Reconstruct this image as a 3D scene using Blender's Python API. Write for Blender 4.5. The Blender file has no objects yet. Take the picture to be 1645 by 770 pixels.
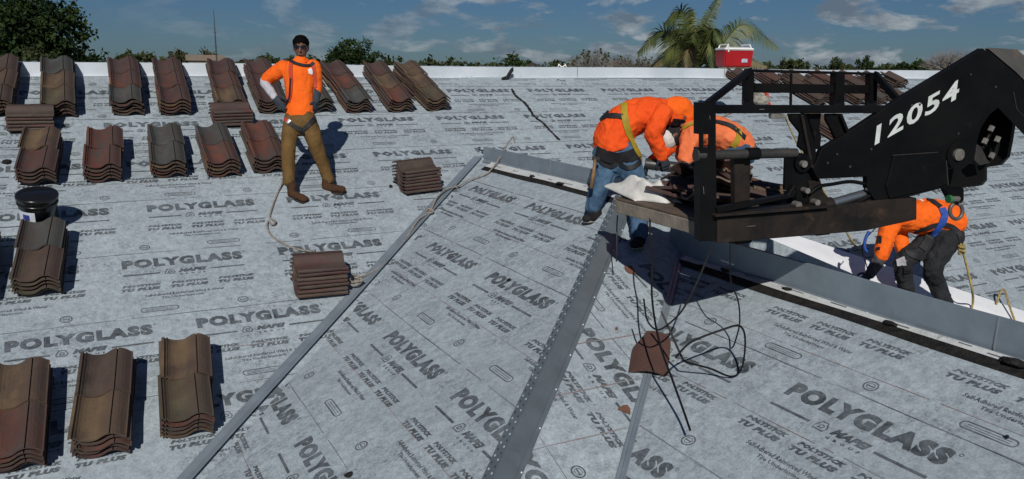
import bpy, bmesh, math, random
import numpy as np
from mathutils import Vector, Matrix, noise
from mathutils.bvhtree import BVHTree

# ------------------------------------------------------------------ camera, light, exposure
scene = bpy.context.scene
FPX, PITCH, YAW, ROLL = 1323.2922, 0.20397573, 0.47743704, 0.00841140
SL, HH = 0.39709754, 4.68343192            # roof pitch and drop of the main roof below the camera
Fv = Vector((math.sin(YAW)*math.cos(PITCH), math.cos(YAW)*math.cos(PITCH), -math.sin(PITCH)))
_R = Vector((math.cos(YAW), -math.sin(YAW), 0)); _U = _R.cross(Fv)
Rv = _R*math.cos(ROLL) + _U*math.sin(ROLL); Uv = -_R*math.sin(ROLL) + _U*math.cos(ROLL)
cd = bpy.data.cameras.new("camera"); cam = bpy.data.objects.new("camera", cd)
scene.collection.objects.link(cam); scene.camera = cam
cam.matrix_world = Matrix(((Rv.x, Uv.x, -Fv.x, 0), (Rv.y, Uv.y, -Fv.y, 0), (Rv.z, Uv.z, -Fv.z, 0), (0, 0, 0, 1)))
cd.sensor_width = 36; cd.lens = FPX/1645*36; cd.clip_start = 0.05; cd.clip_end = 6000

SUN = Vector((-0.40, -0.72, 0.57)).normalized()
world = bpy.data.worlds.new("World"); scene.world = world; world.use_nodes = True
wn = world.node_tree; wn.nodes.clear()
def N(t, typ, **kw):
    n = t.nodes.new(typ)
    for k, v in kw.items():
        if k in n.inputs: n.inputs[k].default_value = v
        else: setattr(n, k, v)
    return n
out = N(wn, 'ShaderNodeOutputWorld'); bg = N(wn, 'ShaderNodeBackground'); bg.inputs['Strength'].default_value = 0.055
sky = N(wn, 'ShaderNodeTexSky'); sky.sky_type = 'NISHITA'; sky.sun_disc = False
sky.sun_elevation = math.asin(SUN.z); sky.sun_rotation = math.atan2(SUN.x, SUN.y)
sky.altitude = 0; sky.air_density = 1.0; sky.dust_density = 0.2; sky.ozone_density = 1.4
tc = N(wn, 'ShaderNodeTexCoord'); sep = N(wn, 'ShaderNodeSeparateXYZ'); wn.links.new(tc.outputs['Generated'], sep.inputs[0])
def M(t, op, a, b=None):
    n = t.nodes.new('ShaderNodeMath'); n.operation = op
    for i, v in enumerate((a, b)):
        if v is None: continue
        if isinstance(v, (int, float)): n.inputs[i].default_value = v
        else: t.links.new(v, n.inputs[i])
    return n.outputs[0]
elv = M(wn, 'MAXIMUM', sep.outputs[2], 0.0)
comb = N(wn, 'ShaderNodeCombineXYZ'); wn.links.new(sep.outputs[0], comb.inputs[0]); wn.links.new(sep.outputs[1], comb.inputs[1]); wn.links.new(M(wn, 'MULTIPLY', elv, 2.9), comb.inputs[2])
n1 = N(wn, 'ShaderNodeTexNoise'); n1.inputs['Scale'].default_value = 11; n1.inputs['Detail'].default_value = 9; n1.inputs['Roughness'].default_value = 0.56; n1.inputs['Distortion'].default_value = 0.25
mp1 = N(wn, 'ShaderNodeMapping'); mp1.inputs['Location'].default_value = (0.35, 0.1, 0.55); wn.links.new(comb.outputs[0], mp1.inputs[0]); wn.links.new(mp1.outputs[0], n1.inputs['Vector'])
n2 = N(wn, 'ShaderNodeTexNoise'); n2.inputs['Scale'].default_value = 15; n2.inputs['Detail'].default_value = 8; n2.inputs['Roughness'].default_value = 0.6
mp = N(wn, 'ShaderNodeMapping'); mp.inputs['Location'].default_value = (3.1, 1.7, 0.4); wn.links.new(comb.outputs[0], mp.inputs[0]); wn.links.new(mp.outputs[0], n2.inputs['Vector'])
cr = N(wn, 'ShaderNodeValToRGB'); cr.color_ramp.elements[0].position = 0.50; cr.color_ramp.elements[1].position = 0.575
wn.links.new(n1.outputs[0], cr.inputs[0])
# more cloud on the side where they gathered (towards +X)
side = M(wn, 'MULTIPLY', M(wn, 'ADD', sep.outputs[0], 0.0), 1.7)
side = M(wn, 'MINIMUM', M(wn, 'MAXIMUM', side, 0.10), 1.0)
cmask = M(wn, 'MULTIPLY', cr.outputs[0], side)
cmask = M(wn, 'MULTIPLY', cmask, 0.82)
ccol = N(wn, 'ShaderNodeValToRGB'); ccol.color_ramp.elements[0].position = 0.42; ccol.color_ramp.elements[1].position = 0.60
ccol.color_ramp.elements[0].color = (2.6, 3.3, 4.2, 1); ccol.color_ramp.elements[1].color = (7.6, 8.3, 8.8, 1)
wn.links.new(n2.outputs[0], ccol.inputs[0])
mul = N(wn, 'ShaderNodeMixRGB'); mul.blend_type = 'MULTIPLY'; mul.inputs[0].default_value = 1; mul.inputs[2].default_value = (0.235, 0.385, 0.64, 1)
wn.links.new(sky.outputs[0], mul.inputs[1])
mixc = N(wn, 'ShaderNodeMixRGB'); wn.links.new(cmask, mixc.inputs[0]); wn.links.new(mul.outputs[0], mixc.inputs[1]); wn.links.new(ccol.outputs[0], mixc.inputs[2])
wn.links.new(mixc.outputs[0], bg.inputs[0]); wn.links.new(bg.outputs[0], out.inputs[0])

sd = bpy.data.lights.new("sun", 'SUN'); so = bpy.data.objects.new("sun", sd); scene.collection.objects.link(so)
sd.energy = 4.2; sd.angle = math.radians(0.5); sd.color = (1.0, 0.955, 0.89)
so.rotation_euler = SUN.to_track_quat('Z', 'Y').to_euler(); so.location = (0, 0, 40)
vs = scene.view_settings; vs.view_transform = 'Standard'; vs.look = 'None'; vs.gamma = 1; vs.exposure = -0.22; vs.use_curve_mapping = False
try: scene.render.engine = 'CYCLES'
except Exception: pass

rnd = random.Random(7)
C = scene.collection

# ------------------------------------------------------------------ geometry of the place
def ray(x, y): return Rv*((x-822.5)/FPX) - Uv*((y-385)/FPX) + Fv
def pv(x, y, d): return ray(x, y)*d
def hit(x, y, pl):
    d = ray(x, y); a, b, c = pl
    return d*(c/(d.z - a*d.x - b*d.y))
CW, CB, CC = -2.79717, -3.52386, -3.15201
PM, PW, PB, PC = (0, SL, -HH), (SL, 0, CW), (0, SL, CB), (SL, 0, CC)
XR = 4.40
PD1 = (-SL, 0, CW + 2*SL*XR); PD2 = (-SL, 0, CC + 2*SL*XR)
def plz(pl, x, y): return pl[0]*x + pl[1]*y + pl[2]
def roofz(x, y):
    a = min(plz(PW, x, y), plz(PD1, x, y), plz(PB, x, y)); b = min(plz(PC, x, y), plz(PD2, x, y))
    return max(plz(PM, x, y), a, b)
KL = math.sqrt(1+SL*SL)
NM = Vector((0, -SL, 1)).normalized(); EY = Vector((0, 1, SL)).normalized(); EX = Vector((1, 0, 0))
def on(x, y, d=0.0): return Vector((x, y, roofz(x, y) + d))

# ------------------------------------------------------------------ helpers
def link(o, parent=None):
    C.objects.link(o)
    if parent is not None: o.parent = parent
    return o
def mesh_obj(name, verts, faces, mats, parent=None, smooth=False, midx=None):
    me = bpy.data.meshes.new(name); me.from_pydata([tuple(v) for v in verts], [], faces)
    for m_ in (mats if isinstance(mats, (list, tuple)) else [mats]): me.materials.append(m_)
    if midx is not None: me.polygons.foreach_set('material_index', midx)
    if smooth: me.polygons.foreach_set('use_smooth', [True]*len(me.polygons))
    me.update()
    return link(bpy.data.objects.new(name, me), parent)
def bm_obj(name, bm, mats, parent=None, smooth=False):
    me = bpy.data.meshes.new(name)
    bmesh.ops.recalc_face_normals(bm, faces=bm.faces)
    bm.to_mesh(me); bm.free()
    for m_ in (mats if isinstance(mats, (list, tuple)) else [mats]): me.materials.append(m_)
    if smooth: me.polygons.foreach_set('use_smooth', [True]*len(me.polygons))
    return link(bpy.data.objects.new(name, me), parent)
def tag(o, label=None, cat=None, group=None, kind=None):
    if label: o['label'] = label
    if cat: o['category'] = cat
    if group: o['group'] = group
    if kind: o['kind'] = kind
    return o
def thing(name, label, cat, group=None, loc=(0, 0, 0)):
    o = bpy.data.objects.new(name, None); o.empty_display_size = 0.1; o.location = loc
    C.objects.link(o); return tag(o, label, cat, group)
def keep(child, parent):
    child.parent = parent; child.matrix_parent_inverse = Matrix.Translation(-Vector(parent.location)); return child

def mat(name, col, rough=0.6, metal=0.0, col2=None, scale=8.0, detail=4, bump=0.0, bscale=None, lo=0.35, hi=0.65, spec=None, coord='Object', rand=False, stretch=None, col3=None, scale3=2.0, lo3=0.55, hi3=0.7):
    m_ = bpy.data.materials.new(name); m_.use_nodes = True; t = m_.node_tree; b = t.nodes['Principled BSDF']
    b.inputs['Roughness'].default_value = rough; b.inputs['Metallic'].default_value = metal
    if spec is not None: b.inputs['Specular IOR Level'].default_value = spec
    c4 = lambda c: (c[0], c[1], c[2], 1)
    b.inputs['Base Color'].default_value = c4(col)
    tcn = t.nodes.new('ShaderNodeTexCoord'); vec = tcn.outputs[coord]
    if rand:
        oi = t.nodes.new('ShaderNodeObjectInfo'); ad = t.nodes.new('ShaderNodeVectorMath'); ad.operation = 'ADD'
        sc = M(t, 'MULTIPLY', oi.outputs['Random'], 37.0); t.links.new(vec, ad.inputs[0]); t.links.new(sc, ad.inputs[1]); vec = ad.outputs[0]
    if stretch:
        mpn = t.nodes.new('ShaderNodeMapping'); mpn.inputs['Scale'].default_value = stretch; t.links.new(vec, mpn.inputs[0]); vec = mpn.outputs[0]
    if col2 is not None:
        nz = t.nodes.new('ShaderNodeTexNoise'); nz.inputs['Scale'].default_value = scale; nz.inputs['Detail'].default_value = detail; nz.inputs['Roughness'].default_value = 0.6
        t.links.new(vec, nz.inputs['Vector'])
        r = t.nodes.new('ShaderNodeValToRGB'); r.color_ramp.elements[0].position = lo; r.color_ramp.elements[1].position = hi
        r.color_ramp.elements[0].color = c4(col); r.color_ramp.elements[1].color = c4(col2)
        t.links.new(nz.outputs[0], r.inputs[0]); last = r.outputs[0]
        if col3 is not None:
            nz3 = t.nodes.new('ShaderNodeTexNoise'); nz3.inputs['Scale'].default_value = scale3; nz3.inputs['Detail'].default_value = 8; nz3.inputs['Roughness'].default_value = 0.7
            t.links.new(vec, nz3.inputs['Vector'])
            r3 = t.nodes.new('ShaderNodeValToRGB'); r3.color_ramp.elements[0].position = lo3; r3.color_ramp.elements[1].position = hi3
            t.links.new(nz3.outputs[0], r3.inputs[0])
            mx = t.nodes.new('ShaderNodeMixRGB'); t.links.new(r3.outputs[0], mx.inputs[0]); t.links.new(last, mx.inputs[1]); mx.inputs[2].default_value = c4(col3)
            last = mx.outputs[0]
        t.links.new(last, b.inputs['Base Color'])
    if bump:
        nb = t.nodes.new('ShaderNodeTexNoise'); nb.inputs['Scale'].default_value = bscale or scale*3; nb.inputs['Detail'].default_value = 5
        t.links.new(vec, nb.inputs['Vector'])
        bp = t.nodes.new('ShaderNodeBump'); bp.inputs['Strength'].default_value = bump; bp.inputs['Distance'].default_value = 0.02
        t.links.new(nb.outputs[0], bp.inputs['Height']); t.links.new(bp.outputs[0], b.inputs['Normal'])
    return m_

def membrane(name, base, dark, ink=None):
    """grey fibrous underlayment; ink: printed colour that wears off in patches"""
    m_ = bpy.data.materials.new(name); m_.use_nodes = True; t = m_.node_tree; b = t.nodes['Principled BSDF']
    b.inputs['Roughness'].default_value = 0.85; b.inputs['Specular IOR Level'].default_value = 0.25
    tcn = t.nodes.new('ShaderNodeTexCoord'); vec = tcn.outputs['Object']
    def noi(scale, det, rough, lo, hi, off=0):
        v = vec
        if off:
            mpn = t.nodes.new('ShaderNodeMapping'); mpn.inputs['Location'].default_value = (off, off*.7, off*1.3); t.links.new(vec, mpn.inputs[0]); v = mpn.outputs[0]
        nz = t.nodes.new('ShaderNodeTexNoise'); nz.inputs['Scale'].default_value = scale; nz.inputs['Detail'].default_value = det; nz.inputs['Roughness'].default_value = rough
        t.links.new(v, nz.inputs['Vector'])
        r = t.nodes.new('ShaderNodeMapRange'); r.inputs['From Min'].default_value = lo; r.inputs['From Max'].default_value = hi
        t.links.new(nz.outputs[0], r.inputs['Value']); return r.outputs[0], nz.outputs[0]
    fib, fr_ = noi(75, 5, 0.85, 0.40, 0.60)
    fib2, _ = noi(26, 8, 0.85, 0.42, 0.60, 21)
    mot, _ = noi(13, 9, 0.88, 0.38, 0.57, 3)
    big, _ = noi(0.8, 7, 0.7, 0.44, 0.60, 9)
    dirt, _ = noi(1.7, 9, 0.75, 0.47, 0.60, 15)
    spot, _ = noi(34, 8, 0.9, 0.50, 0.60, 5)
    def mixc(f, a, bb):
        mx = t.nodes.new('ShaderNodeMixRGB')
        t.links.new(f, mx.inputs[0]) if not isinstance(f, float) else setattr(mx.inputs[0], 'default_value', f)
        for i, c in ((1, a), (2, bb)):
            if isinstance(c, tuple): mx.inputs[i].default_value = (c[0], c[1], c[2], 1)
            else: t.links.new(c, mx.inputs[i])
        return mx.outputs[0]
    mid = tuple((x*0.35+y*0.65) for x, y in zip(base, dark))
    c1 = mixc(mot, dark, base); c2 = mixc(fib, dark, base); c3 = mixc(fib2, mid, base)
    c = mixc(0.40, c1, c2); c = mixc(0.30, c, c3)
    c = mixc(M(t, 'MULTIPLY', big, 0.30), c, mid)
    c = mixc(M(t, 'MULTIPLY', M(t, 'MULTIPLY', spot, dirt), 0.75), c, tuple(x*0.30 for x in dark))
    if ink:
        wear, _ = noi(6, 5, 0.7, 0.36, 0.66, 13); w2, _ = noi(30, 4, 0.7, 0.25, 0.8, 17)
        f = M(t, 'MULTIPLY', M(t, 'ADD', M(t, 'MULTIPLY', wear, 0.30), 0.68), M(t, 'ADD', M(t, 'MULTIPLY', w2, 0.35), 0.75))
        c = mixc(M(t, 'MINIMUM', f, 1.0), c, ink)
    t.links.new(c, b.inputs['Base Color'])
    bp = t.nodes.new('ShaderNodeBump'); bp.inputs['Strength'].default_value = 0.25; bp.inputs['Distance'].default_value = 0.004
    t.links.new(fr_, bp.inputs['Height'])
    wv = t.nodes.new('ShaderNodeTexNoise'); wv.inputs['Scale'].default_value = 2.2; wv.inputs['Detail'].default_value = 3; t.links.new(vec, wv.inputs['Vector'])
    bp2 = t.nodes.new('ShaderNodeBump'); bp2.inputs['Strength'].default_value = 0.55; bp2.inputs['Distance'].default_value = 0.05
    t.links.new(wv.outputs[0], bp2.inputs['Height']); t.links.new(bp.outputs[0], bp2.inputs['Normal']); t.links.new(bp2.outputs[0], b.inputs['Normal'])
    return m_

MT = {}
MT['mem'] = membrane('membrane_felt', (0.475, 0.550, 0.595), (0.120, 0.148, 0.168))
MT['ink'] = membrane('membrane_print', (0.475, 0.550, 0.595), (0.120, 0.148, 0.168), ink=(0.026, 0.032, 0.038))
MT['memw'] = membrane('membrane_white_edge', (0.62, 0.64, 0.64), (0.40, 0.42, 0.42))
MT['dark'] = mat('bitumen', (0.010, 0.010, 0.010), 0.75, col2=(0.026, 0.024, 0.022), scale=18, bump=.4, spec=.2)
MT['chalk'] = mat('red_chalk', (0.25, 0.12, 0.11), 0.9, col2=(0.25, 0.24, 0.245), scale=5, lo=.4, hi=.58)
MT['lap'] = mat('lap_edge', (0.07, 0.072, 0.075), 0.9, col2=(0.17, 0.175, 0.18), scale=5)
def metal(name, c, rough=0.42, c2=None, metalness=0.85):
    return mat(name, c, rough, metalness, col2=c2 or tuple(x*0.82 for x in c), scale=5, detail=6, bump=0.08, bscale=14, col3=tuple(x*0.6 for x in c), scale3=7, lo3=.6, hi3=.85)
MT['galv'] = metal('galvalume', (0.30, 0.36, 0.41), 0.5, metalness=0.45)
MT['galv_glare'] = mat('galvalume_glare', (0.86, 0.88, 0.90), 0.38, 0.0, col2=(0.78, 0.80, 0.82), scale=3, bump=.06, bscale=9)  # same metal, sun glare put into a near-white matt colour
MT['galvd'] = metal('dull_galvalume', (0.185, 0.225, 0.25), 0.5, metalness=0.45)
MT['screw'] = mat('screw_steel', (0.62, 0.68, 0.72), 0.35, 0.1)
MT['stud'] = mat('stud_metal', (0.38, 0.43, 0.47), 0.4)
MT['hole'] = mat('punched_hole', (0.04, 0.045, 0.05), 0.8)

# ------------------------------------------------------------------ printing on the membrane (flat glyph meshes)
def text_geo(body, width, height, x0, y0, offset=0.0, shear=0.0, space=1.0, res=2, align=None):
    cu = bpy.data.curves.new('glyphs', 'FONT'); cu.body = body; cu.offset = offset; cu.shear = shear; cu.space_character = space
    cu.resolution_u = res; cu.fill_mode = 'BOTH'
    ob = bpy.data.objects.new('glyphs', cu); C.objects.link(ob)
    dg = bpy.context.evaluated_depsgraph_get(); dg.update()
    me = bpy.data.meshes.new_from_object(ob.evaluated_get(dg))
    bm = bmesh.new(); bm.from_mesh(me); bmesh.ops.remove_doubles(bm, verts=bm.verts, dist=1e-4)
    V = np.array([v.co[:2] for v in bm.verts]); bm.verts.index_update()
    Fc = [[v.index for v in f.verts] for f in bm.faces]
    bm.free(); bpy.data.objects.remove(ob); bpy.data.curves.remove(cu); bpy.data.meshes.remove(me)
    mn, mx = V.min(0), V.max(0)
    V = (V-mn)/(mx-mn)*np.array([width, height]) + np.array([x0, y0])
    return V, Fc
class Flat:
    def __init__(s): s.V = []; s.F = []; s.n = 0
    def add(s, V, F):
        s.V.append(np.asarray(V, float)); s.F += [[i+s.n for i in f] for f in F]; s.n += len(V)
    def rect(s, x0, y0, x1, y1): s.add([(x0, y0), (x1, y0), (x1, y1), (x0, y1)], [[0, 1, 2, 3]])
    def ring(s, pts, w):
        n = len(pts); P = np.array(pts); c = P.mean(0); nrm = []
        for i in range(n):
            d = P[(i+1) % n]-P[i-1]; d /= (np.linalg.norm(d)+1e-9); q = np.array([d[1], -d[0]])
            if q @ (P[i]-c) < 0: q = -q
            nrm.append(q)
        Q = P-np.array(nrm)*w
        s.add(np.vstack([P, Q]), [[i, (i+1) % n, n+(i+1) % n, n+i] for i in range(n)])
    def verts(s): return np.vstack(s.V)
def circ(cx, cy, rx, ry, n=20): return [(cx+rx*math.cos(2*math.pi*i/n), cy+ry*math.sin(2*math.pi*i/n)) for i in range(n)]
def block(res, fine=True, stamps=True):
    f = Flat()
    f.add(*text_geo('POLYGLASS', 0.99, 0.128, 0, 0, 0.068, 0, 1.2, res))
    if fine: f.ring(circ(1.012, .118, .011, .011, 10), .003)
    f.rect(0, -.108, .285, -.091); f.rect(.695, -.108, .985, -.091)
    lg = [(.325, -.128), (.395, -.128), (.408, -.10), (.385, -.056), (.345, -.056), (.322, -.10)]
    f.ring(lg, .008); f.ring(circ(.366, -.095, .018, .016, 10), .007); f.rect(.345, -.112, .36, -.104)
    f.add(*text_geo('MAPEI', .235, .052, .432, -.117, .06, .35, 1.0, res))
    if fine: f.add(*text_geo('GROUP', .215, .02, .435, -.156, .03, 0, 2.3, 1))
    for k in range(3):
        x = -.03+.378*k
        f.add(*text_geo('POLYSTICK', .30, .034, x+.012, -.277, .07, .25, 1.05, 1))
        f.add(*text_geo('TU PLUS', .30, .04, x, -.333, .08, .25, 1.15, res))
    if fine:
        f.add(*text_geo('Self-Adhered Reinforced Wind & Water', .62, .034, .14, -.430, .03, 0, 1.0, 1))
        f.add(*text_geo('Tile Underlayment', .33, .034, .26, -.480, .03, 0, 1.0, 1))
    else:
        f.rect(.14, -.424, .75, -.410); f.rect(.26, -.470, .58, -.458)
    return f
def stamps(fine=True):
    f = Flat()
    n = 8; P = [(.26+.03*math.cos(a), -.607+.03*math.sin(a)) for a in np.linspace(-math.pi/2, math.pi/2, n)] + [(.03+.03*math.cos(a), -.607+.03*math.sin(a)) for a in np.linspace(math.pi/2, 3*math.pi/2, n)]
    f.ring(P, .009)
    if fine:
        f.rect(.035, -.618, .255, -.614); f.rect(.035, -.602, .255, -.598)
    f.ring(circ(.79, -.607, .045, .042, 22), .009)
    if fine:
        f.ring(circ(.79, -.607, .026, .024, 14), .004); f.rect(.765, -.612, .815, -.604)
    return f
BK_HI, BK_MD, BK_LO = block(3), block(1), block(1, fine=False)
ST_HI, ST_LO = stamps(), stamps(False)
SPX = 1.314                       # repeat of the print along the roll
def print_rows(rows, u0, u1, mapf, lod, skip=None):
    """rows: (baseline v, phase u).  mapf(u,v,d)->3-D.  returns verts, faces"""
    VV = []; FF = []; n = 0
    for v, ph in rows:
        k0 = math.floor((u0-ph)/SPX); k1 = math.ceil((u1-ph)/SPX)
        for k in range(k0, k1+1):
            u = ph+k*SPX; lv = lod(u, v)
            if lv is None: continue
            bk = (BK_HI, BK_MD, BK_LO)[lv]; st = (ST_HI, ST_HI, ST_LO)[lv]
            for g, du in ((bk, 0.0), (st, ((v*7.3) % 1.0)*0.5)):
                P = g.verts(); Q = mapf(P[:, 0]+u+du, P[:, 1]+v, 0.0022)
                VV.append(Q); FF += [[i+n for i in f] for f in g.F]; n += len(Q)
    return np.vstack(VV), FF
def clip(o, planes):
    bm = bmesh.new(); bm.from_mesh(o.data)
    for co, no in planes:
        bmesh.ops.bisect_plane(bm, geom=bm.verts[:]+bm.edges[:]+bm.faces[:], plane_co=co, plane_no=no, clear_outer=True)
    bm.to_mesh(o.data); bm.free()

def vis(P, marg=0.12):
    z = P.dot(Fv)
    if z < 0.5: return False
    x = P.dot(Rv)/z*FPX/822; y = P.dot(Uv)/z*FPX/385
    return abs(x) < 1+marg+1.2/z*1.6 and abs(y) < 1+marg+1.2/z*3.4

house = thing('house', 'low pitched roof of a house covered in grey printed underlayment', 'house')

def strips(name, mapf, v0, v1, lines, u0, u1, parent, clips=None, amp=0.0035, nu=60):
    """one sheet of overlapping rolls: each roll starts 4 mm proud at its lower edge"""
    V = []; F_ = []; vs_ = [v0]+sorted(l for l in lines if v0 < l < v1)+[v1]
    us = np.linspace(u0, u1, nu)
    n = 0
    for a, b in zip(vs_[:-1], vs_[1:]):
        if a > v0:                                   # small riser face at the lap
            for i, u in enumerate(us):
                w = amp*math.sin(u*3.1+a*5)+amp*.6*math.sin(u*7.7+a)
                V += [tuple(mapf(u, a+w*1.5, -0.002)), tuple(mapf(u, a+w*1.5, 0.0012))]
            for i in range(nu-1): F_.append([n+2*i, n+2*i+2, n+2*i+3, n+2*i+1])
            n += 2*nu
        for i, u in enumerate(us):
            w = amp*math.sin(u*3.1+a*5)+amp*.6*math.sin(u*7.7+a) if a > v0 else 0
            wb = amp*math.sin(u*3.1+b*5)+amp*.6*math.sin(u*7.7+b) if b < v1 else 0
            V += [tuple(mapf(u, a+w*1.5, 0.0012)), tuple(mapf(u, b+wb*1.5+.002, -0.002 if b < v1 else 0))]
        for i in range(nu-1): F_.append([n+2*i, n+2*i+2, n+2*i+3, n+2*i+1])
        n += 2*nu
    return V, F_
def wobble_line(mapf, us, v, w, d, gaps=0.0, seed=0, amp=.004, amp2=0.3):
    r = random.Random(seed); V = []; F_ = []; n = 0
    for i in range(len(us)-1):
        if r.random() < gaps: continue
        a, b = us[i], us[i+1]
        va = v+amp*math.sin(a*2.3+seed)+amp*amp2*math.sin(a*9+seed); vb = v+amp*math.sin(b*2.3+seed)+amp*amp2*math.sin(b*9+seed)
        wa = w*(0.6+0.8*abs(math.sin(a*4.1+seed))); wb = w*(0.6+0.8*abs(math.sin(b*4.1+seed)))
        V += [tuple(mapf(a, va-wa/2, d)), tuple(mapf(b, vb-wb/2, d)), tuple(mapf(b, vb+wb/2, d)), tuple(mapf(a, va+wa/2, d))]
        F_.append([n, n+1, n+2, n+3]); n += 4
    return V, F_

def build_roof(name, mapf, v0, v1, u0, u1, rows, lod, laps, chalk, clips):
    V, F_ = strips(name, mapf, v0, v1, laps, u0, u1, None)
    idx = [0]*len(F_)
    PV, PF = print_rows(rows, u0, u1, lambda u, v, d: mapf(u, v, d).T if False else np.array([mapf(a, b, d) for a, b in zip(u, v)]), lod)
    n = len(V); V = [tuple(v) for v in V]+[tuple(v) for v in PV]; F_ = F_+[[i+n for i in f] for f in PF]; idx += [1]*len(PF)
    us = np.arange(u0, u1, 0.11)
    for j, l in enumerate(laps):
        LV, LF = wobble_line(mapf, us, l, .0042, .0030, 0.10, j+3); n = len(V); V += LV; F_ += [[i+n for i in f] for f in LF]; idx += [2]*len(LF)
    for j, (l, ua, ub) in enumerate(chalk):
        LV, LF = wobble_line(mapf, np.arange(ua, ub, 0.06), l, .0028, .0036, 0.04, j+31, .003); n = len(V); V += LV; F_ += [[i+n for i in f] for f in LF]; idx += [3]*len(LF)
    o = mesh_obj(name, V, F_, [MT['mem'], MT['ink'], MT['lap'], MT['chalk']], house, midx=idx)
    if clips: clip(o, clips)
    return o
mM = lambda u, v, d: (u, v/KL - d*SL/KL, SL*v/KL - HH + d/KL)
mW = lambda u, v, d: (v/KL - d*SL/KL, -u, SL*v/KL + CW + d/KL)
mC = lambda u, v, d: (v/KL - d*SL/KL, -u, SL*v/KL + CC + d/KL)
mB = lambda u, v, d: (v, -u/KL - d*SL/KL, -SL*u/KL + CB + d/KL)      # strips run down the slope
def lodM(u, v):
    P = Vector(mM(u+.5, v-.2, 0))
    if not vis(P): return None
    x, y = P.x, P.y
    if x-y > -4.4 and x+y < 13.2 and y < 8.9: return None
    z = P.dot(Fv)
    return 0 if z < 8 else (1 if z < 12 else 2)
def lodN(mapf):
    def f(u, v):
        P = Vector(mapf(u+.5, v-.2, 0))
        if not vis(P): return None
        return 0 if P.dot(Fv) < 6.5 else 1
    return f
rowsM = [(12.70, .30), (11.786, .692), (10.885, .192), (9.942, .352), (9.026, .463), (8.107, .183), (7.188, -.652), (6.27, .35), (5.35, .9), (4.43, .2)]
lapsM = [v-.70+.92 for v, _ in rowsM[1:]]
build_roof('main_roof', mM, -.86, 12.40, -13, 27, rowsM, lodM, lapsM, [(9.6, -6, 4.3), (6.9, -6, 1.5), (10.55, 1.6, 9)], None)
rowsW = [(4.0, -8.27), (3.014, -5.919), (2.05, -5.845), (1.10, -5.024), (.15, -5.4), (-.8, -5.1)]
lapsW = [4.186-.0, 3.23, 2.28, 1.296, .35]
hipn = Vector((1, -1, 0)).normalized()
build_roof('wing_roof_left', mW, -5.2, 4.72, -9.8, .4, rowsW, lodN(mW), lapsW,
           [(3.55, -7.6, -2), (2.62, -7, -2), (1.72, -6.6, -2), (.8, -6, -2), (4.02, -8.3, -5.2)], [((0, 1.83, 0), hipn), ((XR, 0, 0), (1, 0, 0))])
rowsB = [(3.75, -6.2+.7), (2.83, -4.876), (1.91, -4.3), (.99, -4.0)]
build_roof('wing_roof_hip_end', mB, -4.0, 8.0, -7.6, .6, rowsB, lodN(mB), [3.05, 2.13, 1.21], [], [((0, 1.83, 0), -hipn), ((4.95, 0, 0), (1, 0, 0)), ((XR, 6.2, 0), (1, 1, 0))])
rowsC = [(4.59, -2.60), (3.6708, -3.2145), (2.75, -2.9), (1.83, -2.2), (.91, -2.7), (0, -2.4), (-.9, -2.2)]
lapsC = [3.89, 2.97, 2.05, 1.13, .2]
build_roof('lower_roof_left', mC, -4.6, 4.72, -7.2, 2.2, rowsC, lodN(mC), lapsC,
           [(4.05, -4.6, 1), (3.45, -4.4, 1), (2.55, -4.0, 1), (1.7, -3.2, 1)], [((XR, 0, 0), (1, 0, 0))])
# red snapped lines across the hip end follow its eave
mBx = lambda u, v, d: (u, v/KL - d*SL/KL, SL*v/KL + CB + d/KL)
for j, vv in enumerate((4.025*KL, 3.69*KL, 4.40*KL, 3.35*KL)):
    a, b = wobble_line(mBx, np.arange(vv/KL-1.66, vv/KL-.98, .05), vv, .006, .0045, .0, j, .005)
    mesh_obj('chalk_line', a, b, MT['chalk'], house)
# far slopes of the wings
YC = 5.62; z1 = lambda x: plz(PD1, x, 0)
V = [(XR, 9.4, z1(XR)), (XR, 6.23, z1(XR)), (10.63-YC, YC, z1(10.63-YC)), (13.8-YC, YC, z1(13.8-YC)), (13.8-YC, 9.4, z1(13.8-YC)), (10.63-YC, YC, -3.4), (13.8-YC, YC, -3.4), (4.95, 5.62, -3.0)]
mesh_obj('wing_roof_right', V, [[0, 1, 2, 3, 4], [2, 5, 6, 3]], MT['mem'], house)
V = [(XR, 7.4, plz(PD2, XR, 0)), (XR, -2.2, plz(PD2, XR, 0)), (12, -2.2, plz(PD2, 12, 0)), (12, 7.4, plz(PD2, 12, 0))]
mesh_obj('lower_roof_right', V, [[0, 1, 2, 3]], MT['mem'], house)
YR = 12.40/KL; ZR = SL*YR-HH
mesh_obj('rear_roof', [(-13, YR, ZR), (27, YR, ZR), (27, YR+12, ZR-12*SL), (-13, YR+12, ZR-12*SL)], [[0, 1, 2, 3]], MT['mem'], house)
MT['stucco'] = mat('stucco', (0.52, 0.46, 0.37), 0.9, col2=(0.46, 0.41, 0.33), scale=3, bump=.2)
GZ = -8.0
bm = bmesh.new()
for (x0, y0, x1, y1, zt) in ((-12.4, .1, 26.4, YR+11, -5.3), (-3.2, -.8, 11, .4, -5.4)):
    r = bmesh.ops.create_cube(bm, size=1); bmesh.ops.scale(bm, vec=(x1-x0, y1-y0, zt-GZ), verts=r['verts']); bmesh.ops.translate(bm, vec=((x0+x1)/2, (y0+y1)/2, (zt+GZ)/2), verts=r['verts'])
bm_obj('wall', bm, MT['stucco'], house)

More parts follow.
